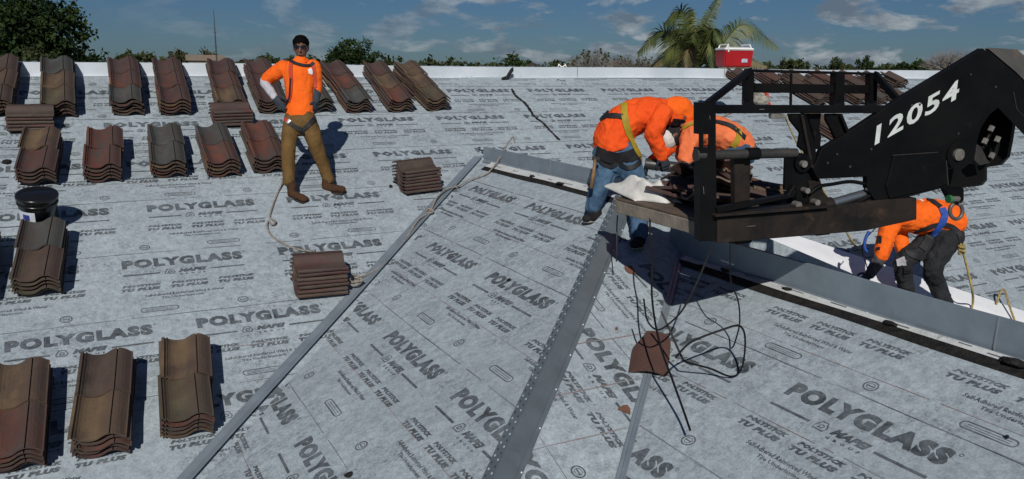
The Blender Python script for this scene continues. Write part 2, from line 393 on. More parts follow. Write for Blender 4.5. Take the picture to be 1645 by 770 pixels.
# ---- sheet metal
def profile_strip(path, prof, frames=None):
    """sweep an open 2-D profile (a,b) in per-point frames (A,B)"""
    V = []; F_ = []; k = len(prof)
    for P, A, B in path:
        for a, b in prof: V.append(tuple(P+A*a+B*b))
    for i in range(len(path)-1):
        for j in range(k-1): F_.append([i*k+j, i*k+j+1, (i+1)*k+j+1, (i+1)*k+j])
    return V, F_
def lin(a, b, n): return [a.lerp(b, i/(n-1)) for i in range(n)]
Zv = Vector((0, 0, 1))
def riser_y(name, X, ya, yb, pl, h, matl):
    """upright ridge metal along Y; face towards -X"""
    z0 = plz(pl, X, 0)
    path = [(p+Vector((.003*math.sin(p.y*2.1), 0, .004*math.sin(p.y*1.7))), Vector((1, 0, 0)), Zv) for p in lin(Vector((X, ya, z0)), Vector((X, yb, z0)), 30)]
    pr = [(-.055, -.055*SL+.006), (-.004, .006), (0, .012), (.004, h), (.022, h+.004), (.024, h-.012), (.10, .05)]
    V, F_ = profile_strip(path, pr)
    return mesh_obj(name, V, F_, matl, house)
riser_y('ridge_metal', 4.30, 9.10, 5.85, PW, .155, MT['galv'])
riser_y('ridge_metal', 4.245, 5.35, -2.2, PC, .195, MT['galv'])
# white lap strip and black bitumen edge below the upright metal
def edge_strip(pl, xb, xw0, xw1, ya, yb, seed):
    mp_ = lambda u, v, d: (u, v, plz(pl, u, 0)+d)
    r = random.Random(seed); n = 90; ys = np.linspace(ya, yb, n)
    V = []; F_ = []; mi = []
    rows_ = [(xb, .004), (xb+.004, .012), (xw0-.004, .016), (xw0, .020), (xw1, .021)]
    for i, y in enumerate(ys):
        w = .010*math.sin(y*1.9+seed)+.006*math.sin(y*5.3+seed)
        for j, (x, d) in enumerate(rows_): V.append((x+(w if j in (2, 3) else w*.6 if j < 2 else 0), y, plz(pl, x, 0)+d+.003*math.sin(y*4+j)))
    k = len(rows_)
    for i in range(n-1):
        for j in range(k-1): F_.append([i*k+j, i*k+j+1, (i+1)*k+j+1, (i+1)*k+j]); mi.append(1 if j < 3 else 0)
    # dashes printed on the lap, and torn black tabs
    yy = min(ya, yb)+.2
    while yy < max(ya, yb)-.2:
        l = r.uniform(.05, .22); x = r.choice([.35, .6])*(xw1-xw0)+xw0
        nn = len(V); z = lambda x_: plz(pl, x_, 0)+.0245+.003
        V += [(x, yy, z(x)), (x+.008, yy, z(x)), (x+.008, yy+l, z(x)), (x, yy+l, z(x))]; F_.append([nn, nn+1, nn+2, nn+3]); mi.append(2)
        yy += l+r.uniform(.05, .3)
    o = mesh_obj('lap_strip', V, F_, [MT['memw'], MT['dark'], MT['ink']], house, midx=mi)
edge_strip(PW, 4.115, 4.165, 4.262, 8.75, 5.75, 1)
edge_strip(PC, 4.112, 4.168, 4.215, 5.10, -1.0, 2)
def tab(P, s, seed):
    r = random.Random(seed); bm = bmesh.new()
    bmesh.ops.create_icosphere(bm, subdivisions=2, radius=1)
    for v in bm.verts:
        v.co = Vector((v.co.x*s*.5, v.co.y*s, v.co.z*s*.25))*(1+.45*noise.noise(v.co*2+Vector((seed, 0, 0))))+P
    return bm_obj('bitumen_tab', bm, MT['dark'], house)
for i, (x, y, s) in enumerate([(855, 287, .05), (900, 299, .06), (822, 262, .02), (1128, 432, .03), (1165, 440, .05), (1264, 470, .045), (1429, 526, .05), (1630, 590, .08), (1575, 556, .012)]):
    pl = PW if x < 1000 else PC
    P = hit(x, y, pl); tab(P+Vector((0, 0, .025)), s, i)
# screws along the foot of the upright metal
bm = bmesh.new()
def screw(P, r=.007):
    q = bmesh.ops.create_uvsphere(bm, u_segments=8, v_segments=5, radius=r); bmesh.ops.translate(bm, vec=P, verts=q['verts'])
for i in range(13): screw(Vector((4.272, 8.8-i*.235, plz(PW, 4.27, 0)+.012)), .006)
for i in range(14): screw(Vector((4.218, 4.7-i*.27, plz(PC, 4.215, 0)+.013)), .008)
bm_obj('screw', bm, MT['screw'], house, True)['kind'] = 'stuff'
# main ridge upright
YB = 11.50; zb = SL*YB-HH
path = [(p+Vector((0, .004*math.sin(p.x*1.3), .006*math.sin(p.x*.9))), Vector((0, 1, 0)), Zv) for p in lin(Vector((-13, YB, zb)), Vector((27, YB, zb)), 90)]
V, F_ = profile_strip(path, [(-.05, -.05*SL+.006), (-.004, .006), (0, .01), (.006, .152), (.03, .156), (.032, .13), (.10, .08)])
MT['galvr'] = mat('ridge_galvalume', (0.66, 0.71, 0.76), 0.45, 0.1, col2=(0.52, 0.58, 0.63), scale=1.1, detail=7, bump=.08, bscale=6)
mesh_obj('ridge_metal', V, F_, MT['galvr'], house)
MT['seam'] = mat('seam_edge', (0.20, 0.22, 0.24), 0.6)
for k in range(12):
    x = -11.2+k*3.05; y = YB-.0065; V = [(x, y, zb+.012), (x+.010, y, zb+.012), (x+.010, y+.0065, zb+.152), (x, y+.0065, zb+.152)]
    V += [(a, b+.004, c) for a, b, c in V]; mesh_obj('seam', V, [[0, 1, 2, 3], [7, 6, 5, 4], [0, 3, 7, 4], [1, 5, 6, 2]], MT['seam'], house)
for (X, y, pl, h) in ((4.30, 7.45, PW, .155), (4.245, 2.55, PC, .195), (4.245, -.2, PC, .195)):
    z0 = plz(pl, X, 0); V = [(X-.0085, y, z0+.012), (X-.0085, y+.008, z0+.012), (X-.001, y+.008, z0+h), (X-.001, y, z0+h)]
    V += [(a+.004, b, c) for a, b, c in V]; mesh_obj('seam', V, [[0, 1, 2, 3], [7, 6, 5, 4], [0, 3, 7, 4], [1, 5, 6, 2]], MT['seam'], house)
# valleys
def diag(name, K, s, pl, ya, yb, prof, matl, n=24, wig=.003):
    """metal along X = K + s*Y on plane pl; profile across (horizontal perpendicular) and up"""
    A = Vector((1, -s, 0)).normalized()
    path = []
    for i in range(n):
        y = ya+(yb-ya)*i/(n-1); x = K+s*y; path.append((Vector((x, y, plz(pl, x, y)))+A*(wig*math.sin(y*3)), A, Zv))
    V, F_ = profile_strip(path, prof); return mesh_obj(name, V, F_, matl, house)
g = SL*math.sqrt(.5)
diag('valley_metal', -4.875, 1, PM, 9.12, 1.5, [(-.052, .052*g+.006), (-.045, .045*g+.009), (0, .010), (.045, .045*g+.009), (.052, .052*g+.006)], MT['galv'])
diag('valley_metal', -.955, 1, PB, 5.5, .4, [(-.028, .028*g+.006), (-.023, .023*g+.010), (-.005, .012), (0, .020), (.005, .012), (.023, .023*g+.010), (.028, .028*g+.006)], MT['galv'])
diag('valley_metal', 13.6, -1, PM, 9.12, 7.3, [(-.10, .10*g+.008), (-.02, .02*g+.012), (0, .03), (.02, .02*g+.012), (.10, .10*g+.008)], MT['galv'])
diag('valley_metal', 13.6, -1, PM, 7.25, 2.4, [(-.27, .27*g+.008), (-.02, .02*g+.012), (0, .035), (.02, .02*g+.012), (.28, .28*g+.018), (.55, .55*g+.010), (.556, .556*g+.001)], MT['galv_glare'])
# hip: punched flange on the left slope, upright face towards the hip end
hz = -g
HP = [(-.044, -.01), (-.040, .030), (.022, .040), (.030, .036), (.108, -.108*g+.020), (.115, -.115*g+.010), (.138, -.138*g+.008)]
diag('hip_metal', -1.83, 1, PW, 6.05, .4, HP, MT['galvd'])
bm = bmesh.new(); A = Vector((1, -1, 0)).normalized(); T = Vector((1, 1, SL)).normalized()
for i in range(150):
    y = 6.0-i*.036
    for k, (t, dz) in enumerate(((.22, 0), (.68, 0))):
        a = -.040+(.062)*t; z0 = .030+.010*t
        P = Vector((-1.83+y, y, plz(PW, -1.83+y, 0)))+A*a+Zv*(z0+.003)+T*(.018*k)+Zv*.002
        up = A; w = up*.0042; l = T*.0085
        q = [bm.verts.new(P+w+l), bm.verts.new(P-w+l), bm.verts.new(P-w-l), bm.verts.new(P+w-l)]; bm.faces.new(q).material_index = (i+k) % 2
bm_obj('punched_hole', bm, [MT['hole'], MT['stud']], house)['kind'] = 'stuff'
bm = bmesh.new()
for i in range(22):
    y = 5.9-i*.25; screw(Vector((-1.83+y, y, plz(PW, -1.83+y, 0)))+A*.128+Zv*(-.128*g+.010), .006)
bm_obj('screw', bm, MT['screw'], house, True)['kind'] = 'stuff'
# black scrap at the top of the left valley
for i, (x, y, s) in enumerate([(776, 249, .045), (770, 244, .03), (783, 246, .03)]):
    tab(hit(x, y, PM)+Vector((0, 0, .05)), s, 20+i)
#%%OBJECTS%%
# ------------------------------------------------------------------ setting behind the house
MT['grass'] = mat('grass', (0.045, 0.065, 0.022), 0.95, col2=(0.10, 0.10, 0.045), scale=.3, detail=8)
o = mesh_obj('ground', [(-3000, -600, GZ), (3000, -600, GZ), (3000, 3500, GZ), (-3000, 3500, GZ)], [[0, 1, 2, 3]], MT['grass']); tag(o, kind='structure')

def leafmat(name, c, c2): return mat(name, c, 0.75, col2=c2, scale=1.3, detail=6, spec=.15, lo=.4, hi=.62)
MT['leaf_dark'] = leafmat('dark_leaf', (0.010, 0.022, 0.007), (0.035, 0.058, 0.014))
MT['leaf_mid'] = leafmat('mid_leaf', (0.022, 0.034, 0.012), (0.060, 0.072, 0.026))
MT['leaf_olive'] = leafmat('olive_leaf', (0.040, 0.042, 0.018), (0.085, 0.080, 0.036))
MT['bark'] = mat('bark', (0.085, 0.072, 0.058), 0.9, col2=(0.15, 0.135, 0.12), scale=5, bump=.5)
MT['twig'] = mat('grey_twig', (0.13, 0.115, 0.10), 0.9, col2=(0.20, 0.18, 0.16), scale=3)
MT['frond'] = mat('palm_frond', (0.040, 0.062, 0.014), 0.55, col2=(0.115, 0.130, 0.036), scale=1.2, lo=.4, hi=.6)
MT['frondd'] = mat('dry_palm_frond', (0.17, 0.125, 0.06), 0.7, col2=(0.10, 0.09, 0.035), scale=2)

def tube(path, r, n=8, cap=True):
    """tube mesh data along a list of points; r number or list"""
    P = [Vector(p) for p in path]; m_ = len(P); rr = r if isinstance(r, (list, tuple)) else [r]*m_
    V = []; F_ = []
    prev = None
    for i, p in enumerate(P):
        t = (P[min(i+1, m_-1)]-P[max(i-1, 0)])
        if t.length < 1e-9: t = Vector((0, 0, 1))
        t.normalize()
        if prev is None:
            a = t.orthogonal().normalized()
        else:
            a = (prev - t*prev.dot(t));
            a = a.normalized() if a.length > 1e-6 else t.orthogonal().normalized()
        prev = a; b = t.cross(a)
        for k in range(n):
            an = 2*math.pi*k/n; V.append(p+(a*math.cos(an)+b*math.sin(an))*rr[i])
    for i in range(m_-1):
        for k in range(n): F_.append([i*n+k, i*n+(k+1) % n, (i+1)*n+(k+1) % n, (i+1)*n+k])
    if cap: F_.append(list(range(n))[::-1]); F_.append([(m_-1)*n+k for k in range(n)])
    return V, F_
def merge(parts):
    V = []; F_ = []
    for v, f in parts:
        n = len(V); V += list(v); F_ += [[i+n for i in q] for q in f]
    return V, F_
def crs(pts, sub=8):
    P = [Vector(p) for p in pts]; P = [P[0]*2-P[1]]+P+[P[-1]*2-P[-2]]; outp = []
    for i in range(1, len(P)-2):
        for k in range(sub):
            t = k/sub; a, b, c, d = P[i-1:i+3]
            outp.append(0.5*((2*b)+(c-a)*t+(2*a-5*b+4*c-d)*t*t+(3*b-a-3*c+d)*t**3))
    outp.append(P[-2]); return outp

def leaves(blobs, count, size, seed, flat=.5):
    """leaf faces through the outer volume of a set of blobs, in clumps"""
    r = np.random.RandomState(seed); V = []; F_ = []
    w = np.array([b[1]**2 for b in blobs]); w = w/w.sum()
    nc = max(30, count//40); cl = []
    for i in range(nc):
        b = blobs[r.choice(len(blobs), p=w)]
        d = r.normal(size=3); d /= np.linalg.norm(d); d[2] *= .8
        cl.append((np.array(b[0])+d*b[1]*r.uniform(.72, 1.10), b[1]*r.uniform(.10, .24)))
    for i in range(count):
        if r.rand() < .8:
            c, s_ = cl[r.randint(nc)]; p = c+r.normal(size=3)*s_*.75
        else:
            b = blobs[r.choice(len(blobs), p=w)]; d = r.normal(size=3); d /= np.linalg.norm(d); p = np.array(b[0])+d*b[1]*r.uniform(.3, 1.0)
        a = r.normal(size=3); a /= np.linalg.norm(a); q = np.cross(a, r.normal(size=3)); q /= np.linalg.norm(q)+1e-9
        s_ = size*r.uniform(.6, 1.4); n = len(V)
        V += [p-a*s_, p+q*s_*flat, p+a*s_, p-q*s_*flat]; F_.append([n, n+1, n+2, n+3])
    return V, F_
def tree(name, label, x, ytop, dist, halfw, crown_h, mt, seed, count, leaf, group='trees beyond the roof', lean=0, nblob=7, trunk_r=.18):
    """x,ytop: where the crown's top stands seen from the roof camera; dist metres away"""
    r = random.Random(seed)
    d = ray(x, ytop); hd = Vector((d.x, d.y, 0)).length; top = d*(dist/hd)
    R_ = halfw; base = Vector((top.x, top.y, GZ)); ctr = Vector((top.x, top.y, top.z-crown_h/2))
    blobs = [((0, 0, 0), min(R_, crown_h/2)*.75)]
    side = Vector((d.y, -d.x, 0)).normalized(); fw = Vector((d.x, d.y, 0)).normalized()
    bl = []
    for i in range(nblob):
        a = r.uniform(-1, 1)*.72; h = r.uniform(-.55, .62)*(1-abs(a)*.55); f = r.uniform(-.5, .5)
        rad = min(R_, crown_h/2)*r.uniform(.34, .52)
        bl.append((ctr+side*(a*R_*.85)+fw*(f*R_)+Vector((0, 0, h*crown_h/2)), rad))
    bl.append((ctr+Vector((0, 0, crown_h*.5-min(R_, crown_h/2)*.42)), min(R_, crown_h/2)*.42)); bl.append((ctr, min(R_, crown_h/2)*.62))
    t = thing(name, label, 'tree', group, base)
    if dist > 40: count = int(count*1.6); bl = [(c+Zv*.25, q*1.12) for c, q in bl]
    V, F_ = leaves([(tuple(c), q) for c, q in bl], count, leaf, seed)
    keep(mesh_obj('crown', V, F_, mt), t)
    parts = [tube(crs([base, base.lerp(ctr, .5)+side*.15*R_*r.uniform(-1, 1), ctr], 5), [trunk_r*(1-.6*i/10) for i in range(11)])]
    for c, q in bl[:6]: parts.append(tube(crs([base.lerp(ctr, .62), base.lerp(ctr, .75).lerp(c, .5), c], 4), [trunk_r*.45*(1-.8*i/8) for i in range(9)], 5))
    V, F_ = merge(parts); keep(mesh_obj('trunk', V, F_, MT['bark'], smooth=True), t)
    return t
tree('broadleaf_tree', 'tall dark leafy tree rising above the roof at the far left', 22, -35, 24, 1.95, 4.3, MT['leaf_dark'], 3, 20000, .065, nblob=14, trunk_r=.22)
tree('broadleaf_tree', 'low bright green tree in front of the tall dark one at far left', 50, 76, 21, 1.1, 1.4, MT['leaf_mid'], 5, 3000, .05)
tree('broadleaf_tree', 'round dark tree behind the ridge right of the standing man', 575, 66, 62, 2.6, 3.6, MT['leaf_dark'], 8, 5000, .10, nblob=9)
tree('broadleaf_tree', 'low olive tree behind the tan parapet, left of the mast', 285, 82, 70, 1.9, 2.4, MT['leaf_olive'], 9, 1600, .12)
tree('broadleaf_tree', 'low olive tree behind the tan parapet, right of the mast', 327, 81, 72, 1.5, 2.4, MT['leaf_olive'], 10, 1400, .12)
tree('broadleaf_tree', 'small dark tree beyond the white ridge strip near the tall left tree', 132, 84, 60, .55, 1.6, MT['leaf_dark'], 12, 700, .08)
tree('broadleaf_tree', 'low wide tree on the horizon behind the third tile stack', 205, 86, 75, 1.6, 2.2, MT['leaf_mid'], 13, 1300, .12)
tree('broadleaf_tree', 'low dark tree just behind the left shoulder of the standing man', 432, 90, 70, 1.9, 1.9, MT['leaf_mid'], 14, 1300, .12)
tree('broadleaf_tree', 'pair of bushy green treetops right of the red cooler', 1262, 97, 60, 1.5, 1.8, MT['leaf_mid'], 15, 1500, .10)
tree('broadleaf_tree', 'small upright treetop above the right end of the black frame', 1393, 96, 62, .95, 1.9, MT['leaf_dark'], 16, 1100, .09)
tree('broadleaf_tree', 'low treetop between two upright ones right of the palm', 1345, 100, 64, 1.7, 1.6, MT['leaf_mid'], 17, 1300, .10)
tree('broadleaf_tree', 'long dark hedge of treetops left of the black boom', 1475, 101, 64, 2.9, 1.6, MT['leaf_dark'], 18, 2400, .10, nblob=12)
tree('broadleaf_tree', 'small rounded treetop behind the ridge, left of the bare bushes', 828, 96, 80, 1.5, 1.6, MT['leaf_dark'], 19, 900, .12)

def bare_tree(label, x, ytop, dist, halfw, height, seed, n=150, leafy=0):
    r = random.Random(seed); d = ray(x, ytop); hd = Vector((d.x, d.y, 0)).length; top = d*(dist/hd); base = Vector((top.x, top.y, GZ))
    side = Vector((d.y, -d.x, 0)).normalized(); fw = Vector((d.x, d.y, 0)).normalized()
    root = Vector((top.x, top.y, top.z-height)); parts = [tube([base, base.lerp(root, .5), root], [.16, .13, .09], 6)]; tips = []
    for i in range(n):
        a = r.uniform(-1, 1); f = r.uniform(-1, 1); hgt = height*math.sqrt(max(0.05, 1-a*a*.85))*r.uniform(.6, 1.0)
        tip = root+side*a*halfw+fw*f*halfw*.6+Zv*hgt; mid = root.lerp(tip, .5)+side*r.uniform(-.12, .12)*halfw+Zv*height*.08*r.uniform(-1, 1)
        P = crs([root, mid, tip], 3); parts.append(tube(P, [.018*(1-.75*k/6) for k in range(7)], 3)); tips.append((mid, tip))
        for k in range(3):
            s0 = mid.lerp(tip, r.uniform(.2, .8)); parts.append(tube([s0, s0+Vector((r.uniform(-1, 1), r.uniform(-1, 1), r.uniform(0, 1)))*halfw*.16], [.008, .004], 3))
    t = thing('bare_tree', label, 'tree', 'bare bushy trees beyond the roof', base)
    V, F_ = merge(parts); keep(mesh_obj('trunk', V, F_, MT['twig']), t)
    if leafy:
        V, F_ = leaves([(tuple(b), halfw*.12) for a, b in tips], leafy, .05, seed); keep(mesh_obj('crown', V, F_, MT['leaf_olive']), t)
    return t
bare_tree('sparse twiggy bush on the skyline left of the palm', 952, 80, 48, 1.5, 1.3, 31, 150, 1500)
bare_tree('grey leafless bush on the skyline beside the left palm fronds', 1015, 88, 44, 1.5, 1.0, 32, 130, 400)
bare_tree('grey leafless tree behind the black boom at the far right', 1530, 80, 46, 1.4, 1.1, 33, 190, 0)

# distant wood behind everything: reads as one mass
r_ = np.random.RandomState(4); bl = []
for k in range(170):
    x = -60+k*11.0+r_.uniform(-4, 4); dist = r_.uniform(95, 150); d = ray(x, 88+x*.0115+r_.uniform(-5, 6)); hd = math.hypot(d.x, d.y); p = d*(dist/hd); rad = r_.uniform(1.0, 2.2)
    bl.append(((p.x, p.y, p.z-rad*.9), rad)); bl.append(((p.x+r_.uniform(-2,2), p.y, p.z-rad*1.1), rad))
V, F_ = leaves(bl, 42000, .34, 77)
tag(mesh_obj('distant_wood', V, F_, MT['leaf_mid']), kind='stuff')['label'] = 'dark line of distant treetops along the horizon'

# palm
def palm():
    d = ray(1118, 112); hd = math.hypot(d.x, d.y); dist = 27; top = d*(dist/hd); base = Vector((top.x+.3, top.y, GZ))
    t = thing('palm_tree', 'coconut palm with spreading fronds behind the ridge and red cooler', 'palm tree', None, base)
    side = Rv.copy(); side.z = 0; side.normalize(); fw = Vector((side.y*-1, side.x, 0))
    heart = top+Zv*(-.05)
    V, F_ = tube(crs([base, base.lerp(heart, .5)+side*.15, heart], 8), [.20-.07*i/16 for i in range(17)], 10)
    keep(mesh_obj('trunk', V, F_, MT['bark'], smooth=True), t)
    r = random.Random(5)
    # (tip dx, tip dz, rise, depth, length of leaflets, dry) in metres relative to heart
    K = dist/FPX
    fr = []
    for tx, ty, ax, ay, dep, ll, dry in [(1030, 85, 1062, 52, .2, .60, 0), (1065, 42, 1088, 22, -.3, .55, 0), (1150, 0, 1128, 45, .1, .42, 0), (1113, 20, 1110, 60, .5, .40, 0), (1243, 76, 1190, 42, .1, .62, 0), (1222, 104, 1180, 88, -.2, .5, 1),
                                         (1075, 60, 1095, 50, .9, .5, 0), (1060, 100, 1080, 72, -.6, .55, 0), (1165, 62, 1145, 48, .6, .5, 0), (1150, 95, 1140, 66, -.8, .5, 0), (1092, 108, 1098, 80, -.9, .45, 1), (1130, 108, 1128, 70, -1.0, .5, 0), (1045, 112, 1070, 90, .3, .5, 1), (1190, 100, 1160, 62, .9, .5, 0), (1100, 70, 1108, 55, -.9, .55, 0), (1143, 75, 1132, 50, -1.0, .5, 0)]:
        tip = heart+side*((tx-1118)*K)+Zv*((112-ty)*K)+fw*dep*1.2; mid = heart+side*((ax-1118)*K)+Zv*((112-ay)*K)+fw*dep*.7
        fr.append((crs([heart, heart.lerp(mid, .55)+Zv*.08, mid, tip], 9), ll, dry))
    for P, ll, dry in fr:
        parts = [tube(P, [.030*(1-.85*i/(len(P)-1)) for i in range(len(P))], 4)]
        V = []; F_ = []
        n_ = 84
        for i in range(n_):
            s_ = .13+.87*i/(n_-1); f = s_*(len(P)-1); k = min(int(f), len(P)-2); p = P[k].lerp(P[k+1], f-k); tdir = (P[k+1]-P[k]).normalized()
            L = ll*(math.sin(math.pi*min(.97, s_*.86+.12))**.6)*r.uniform(.8, 1.1)
            for sg in (-1, 1):
                out_ = tdir.cross(fw if abs(tdir.dot(fw)) < .8 else Zv).normalized()*sg
                out_ = (out_*.75+fw*sg*.55*r.uniform(.5, 1.2)).normalized()
                dr = (out_*.75+tdir*.65+Vector((0, 0, -.32-.25*r.random()))).normalized()
                q1 = p+dr*L*.5+Zv*(.03*L); q2 = p+dr*L+Vector((0, 0, -L*.22)); w = tdir*.014
                n = len(V); V += [p-w, p+w, q1+w*1.25, q1-w*1.25, q2]; F_ += [[n, n+1, n+2, n+3], [n+3, n+2, n+4]]
        parts.append((V, F_)); V, F_ = merge(parts)
        keep(mesh_obj('frond', V, F_, MT['frondd' if dry else 'frond']), t)
palm()

# neighbours' roofs, mast
MT['tan'] = mat('tan_stucco', (0.22, 0.17, 0.13), 0.9, col2=(0.17, 0.14, 0.11), scale=1.5)
MT['darkroof'] = mat('dark_shingle', (0.022, 0.02, 0.02), 0.9, col2=(0.04, 0.035, 0.03), scale=4)
def far_box(name, label, cat, x0, x1, ytop, dist, deep, matl, gable=None):
    a = ray(x0, ytop); b = ray(x1, ytop); a = a*(dist/math.hypot(a.x, a.y)); b = b*(dist/math.hypot(b.x, b.y)); b.z = a.z
    f = Vector(((a+b).x, (a+b).y, 0)).normalized()*deep
    t = thing(name, label, cat, None, (a.x, a.y, GZ))
    z0 = a.z
    if gable is None:
        ins = .15; u = (b-a).normalized()
        q = [a, b, b+f, a+f]; V = [Vector((p.x, p.y, GZ)) for p in q]+[Vector((p.x, p.y, z0-.35)) for p in q]
        keep(mesh_obj('wall', V, [[0, 1, 5, 4], [1, 2, 6, 5], [2, 3, 7, 6], [3, 0, 4, 7]], MT['stucco']), t)
        q2 = [a-u*ins-f*.02, b+u*ins-f*.02, b+u*ins+f*1.02, a-u*ins+f*1.02]
        V = [Vector((p.x, p.y, z0-.349)) for p in q2]+[Vector((p.x, p.y, z0)) for p in q2]
        keep(mesh_obj('parapet', V, [[0, 1, 5, 4], [1, 2, 6, 5], [2, 3, 7, 6], [3, 0, 4, 7], [4, 5, 6, 7], [3, 2, 1, 0]], matl), t)
    else:
        u = (b-a).normalized(); hz_ = gable; rA = a+u*hz_*(b-a).length; V = [a+Vector((0, 0, -.9)), b+Vector((0, 0, -.9)), rA, rA+f, b+f+Vector((0, 0, -.9)), a+f+Vector((0, 0, -.9))]
        keep(mesh_obj('roof', V, [[0, 2, 3, 5], [2, 1, 4, 3], [0, 1, 2], [5, 3, 4]], matl), t)
        ia = a+u*.3; ib = b-u*.3; q = [ia, ib, ib+f*.95, ia+f*.95]; V = [Vector((p.x, p.y, GZ)) for p in q]+[Vector((p.x, p.y, z0-.92)) for p in q]
        keep(mesh_obj('wall', V, [[0, 1, 5, 4], [1, 2, 6, 5], [2, 3, 7, 6], [3, 0, 4, 7]], MT['stucco']), t)
far_box('neighbouring_building', 'tan parapet of a flat roofed building beyond the ridge, under the mast', 'building', 302, 357, 88, 55, 8, MT['tan'])
far_box('neighbouring_house', 'dark gable roof of a neighbouring house just above the ridge', 'house', 838, 900, 99, 60, 9, MT['darkroof'], .25)
d = ray(343, 15); d = d*(52/math.hypot(d.x, d.y)); t = thing('radio_mast', 'thin dark radio mast standing against the sky', 'mast', None, (d.x, d.y, GZ))
MT['mast'] = mat('mast_steel', (0.05, 0.055, 0.06), 0.5, 0.5)
V, F_ = merge([tube([(d.x, d.y, GZ), (d.x, d.y, d.z-1.6), (d.x, d.y, d.z-.7), (d.x, d.y, d.z)], [.05, .035, .02, .012], 6), tube([(d.x-.12, d.y, d.z-2.1), (d.x+.12, d.y, d.z-2.1)], .012, 5), tube([(d.x-.09, d.y, d.z-1.3), (d.x+.09, d.y, d.z-1.3)], .012, 5)])
keep(mesh_obj('pole', V, F_, MT['mast']), t)

# ------------------------------------------------------------------ roof tiles
TW, TL, TH = .335, .435, .014
PROF0 = [(0, .026), (.035, .033), (.06, .033), (.075, .020), (.095, .020), (.11, .031), (.14, .018), (.19, .008), (.26, .002), (.34, .000), (.42, .002), (.48, .008), (.53, .018), (.58, .030), (.63, .040), (.685, .0455), (.70, .046), (.703, .037), (.722, .037), (.725, .0465), (.76, .046), (.82, .041), (.88, .031), (.94, .017), (.975, .010), (1.0, .010)]
PROF = [(u, z*1.12) for u, z in PROF0]
def tile_mesh(name, matl, matg, L=TL, W=TW, nl=3):
    V = []; F_ = []; mi = []; k = len(PROF)
    for s_, off in ((1, 0), (0, -TH)):
        for j in range(nl):
            y = -L/2+L*j/(nl-1)
            for i, (u, z) in enumerate(PROF):
                zz_ = z+off
                if off < 0 and .70 < u < .73: zz_ = .046*1.12-TH
                V.append(((u-.5)*W, y, zz_+TH))
    T_ = k*nl
    for j in range(nl-1):
        for i in range(k-1):
            F_.append([j*k+i, j*k+i+1, (j+1)*k+i+1, (j+1)*k+i]); mi.append(1 if (.70 <= PROF[i][0] and PROF[i+1][0] <= .725) or (.075 <= PROF[i][0] and PROF[i+1][0] <= .095) else 0)
            F_.append([T_+j*k+i, T_+(j+1)*k+i, T_+(j+1)*k+i+1, T_+j*k+i+1]); mi.append(0)
    for i in range(k-1):
        F_.append([i, T_+i, T_+i+1, i+1]); mi.append(0)
        a = (nl-1)*k; F_.append([a+i, a+i+1, T_+a+i+1, T_+a+i]); mi.append(0)
    for j in range(nl-1):
        F_.append([j*k, (j+1)*k, T_+(j+1)*k, T_+j*k]); mi.append(0)
        F_.append([j*k+k-1, T_+j*k+k-1, T_+(j+1)*k+k-1, (j+1)*k+k-1]); mi.append(0)
    me = bpy.data.meshes.new(name); me.from_pydata(V, [], F_); me.materials.append(matl); me.materials.append(matg)
    me.polygons.foreach_set('material_index', mi); me.update()
    return me
MT['groove'] = mat('tile_groove', (0.012, 0.011, 0.010), 0.9)
TCOL = {
 'maroon': ((0.094, 0.045, 0.038), (0.056, 0.034, 0.032), (0.070, 0.058, 0.050)),
 'red': ((0.150, 0.053, 0.034), (0.085, 0.040, 0.032), (0.062, 0.055, 0.050)),
 'tan': ((0.150, 0.100, 0.056), (0.100, 0.070, 0.045), (0.070, 0.048, 0.038)),
 'grey': ((0.082, 0.086, 0.082), (0.050, 0.051, 0.048), (0.068, 0.048, 0.040)),
 'brown': ((0.088, 0.058, 0.044), (0.050, 0.036, 0.031), (0.085, 0.066, 0.050)),
 'olive': ((0.100, 0.086, 0.052), (0.056, 0.050, 0.037), (0.082, 0.055, 0.036)),
}
TM = {}
for c, (a, b_, c_) in TCOL.items():
    m_ = mat('tile_'+c, a, 0.62, col2=b_, scale=3.0, detail=3, bump=.25, bscale=60, rand=True, stretch=(1.4, .8, 1), col3=c_, scale3=3.6, lo3=.47, hi3=.64, spec=.35)
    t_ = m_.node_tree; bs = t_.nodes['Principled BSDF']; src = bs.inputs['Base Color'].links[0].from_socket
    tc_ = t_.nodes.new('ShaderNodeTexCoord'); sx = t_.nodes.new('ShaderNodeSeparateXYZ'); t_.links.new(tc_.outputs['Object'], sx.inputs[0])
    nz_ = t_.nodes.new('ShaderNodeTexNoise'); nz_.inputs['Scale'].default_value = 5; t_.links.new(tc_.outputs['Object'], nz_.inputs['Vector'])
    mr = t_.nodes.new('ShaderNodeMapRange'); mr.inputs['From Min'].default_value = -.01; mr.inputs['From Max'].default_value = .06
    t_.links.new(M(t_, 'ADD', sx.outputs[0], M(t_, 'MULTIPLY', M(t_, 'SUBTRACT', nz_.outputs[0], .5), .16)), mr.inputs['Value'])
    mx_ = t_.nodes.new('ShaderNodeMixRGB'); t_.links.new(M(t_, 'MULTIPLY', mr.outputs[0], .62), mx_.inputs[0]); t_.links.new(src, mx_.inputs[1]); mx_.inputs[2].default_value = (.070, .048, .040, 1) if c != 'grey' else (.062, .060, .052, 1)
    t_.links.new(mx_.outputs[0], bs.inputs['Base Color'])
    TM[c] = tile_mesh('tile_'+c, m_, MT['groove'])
TILES = []        # (matrix, colour, label, group)
LEV = ['top', 'second', 'third', 'fourth', 'fifth', 'sixth', 'lowest']
GRP = 'roof tiles stacked on the roof'
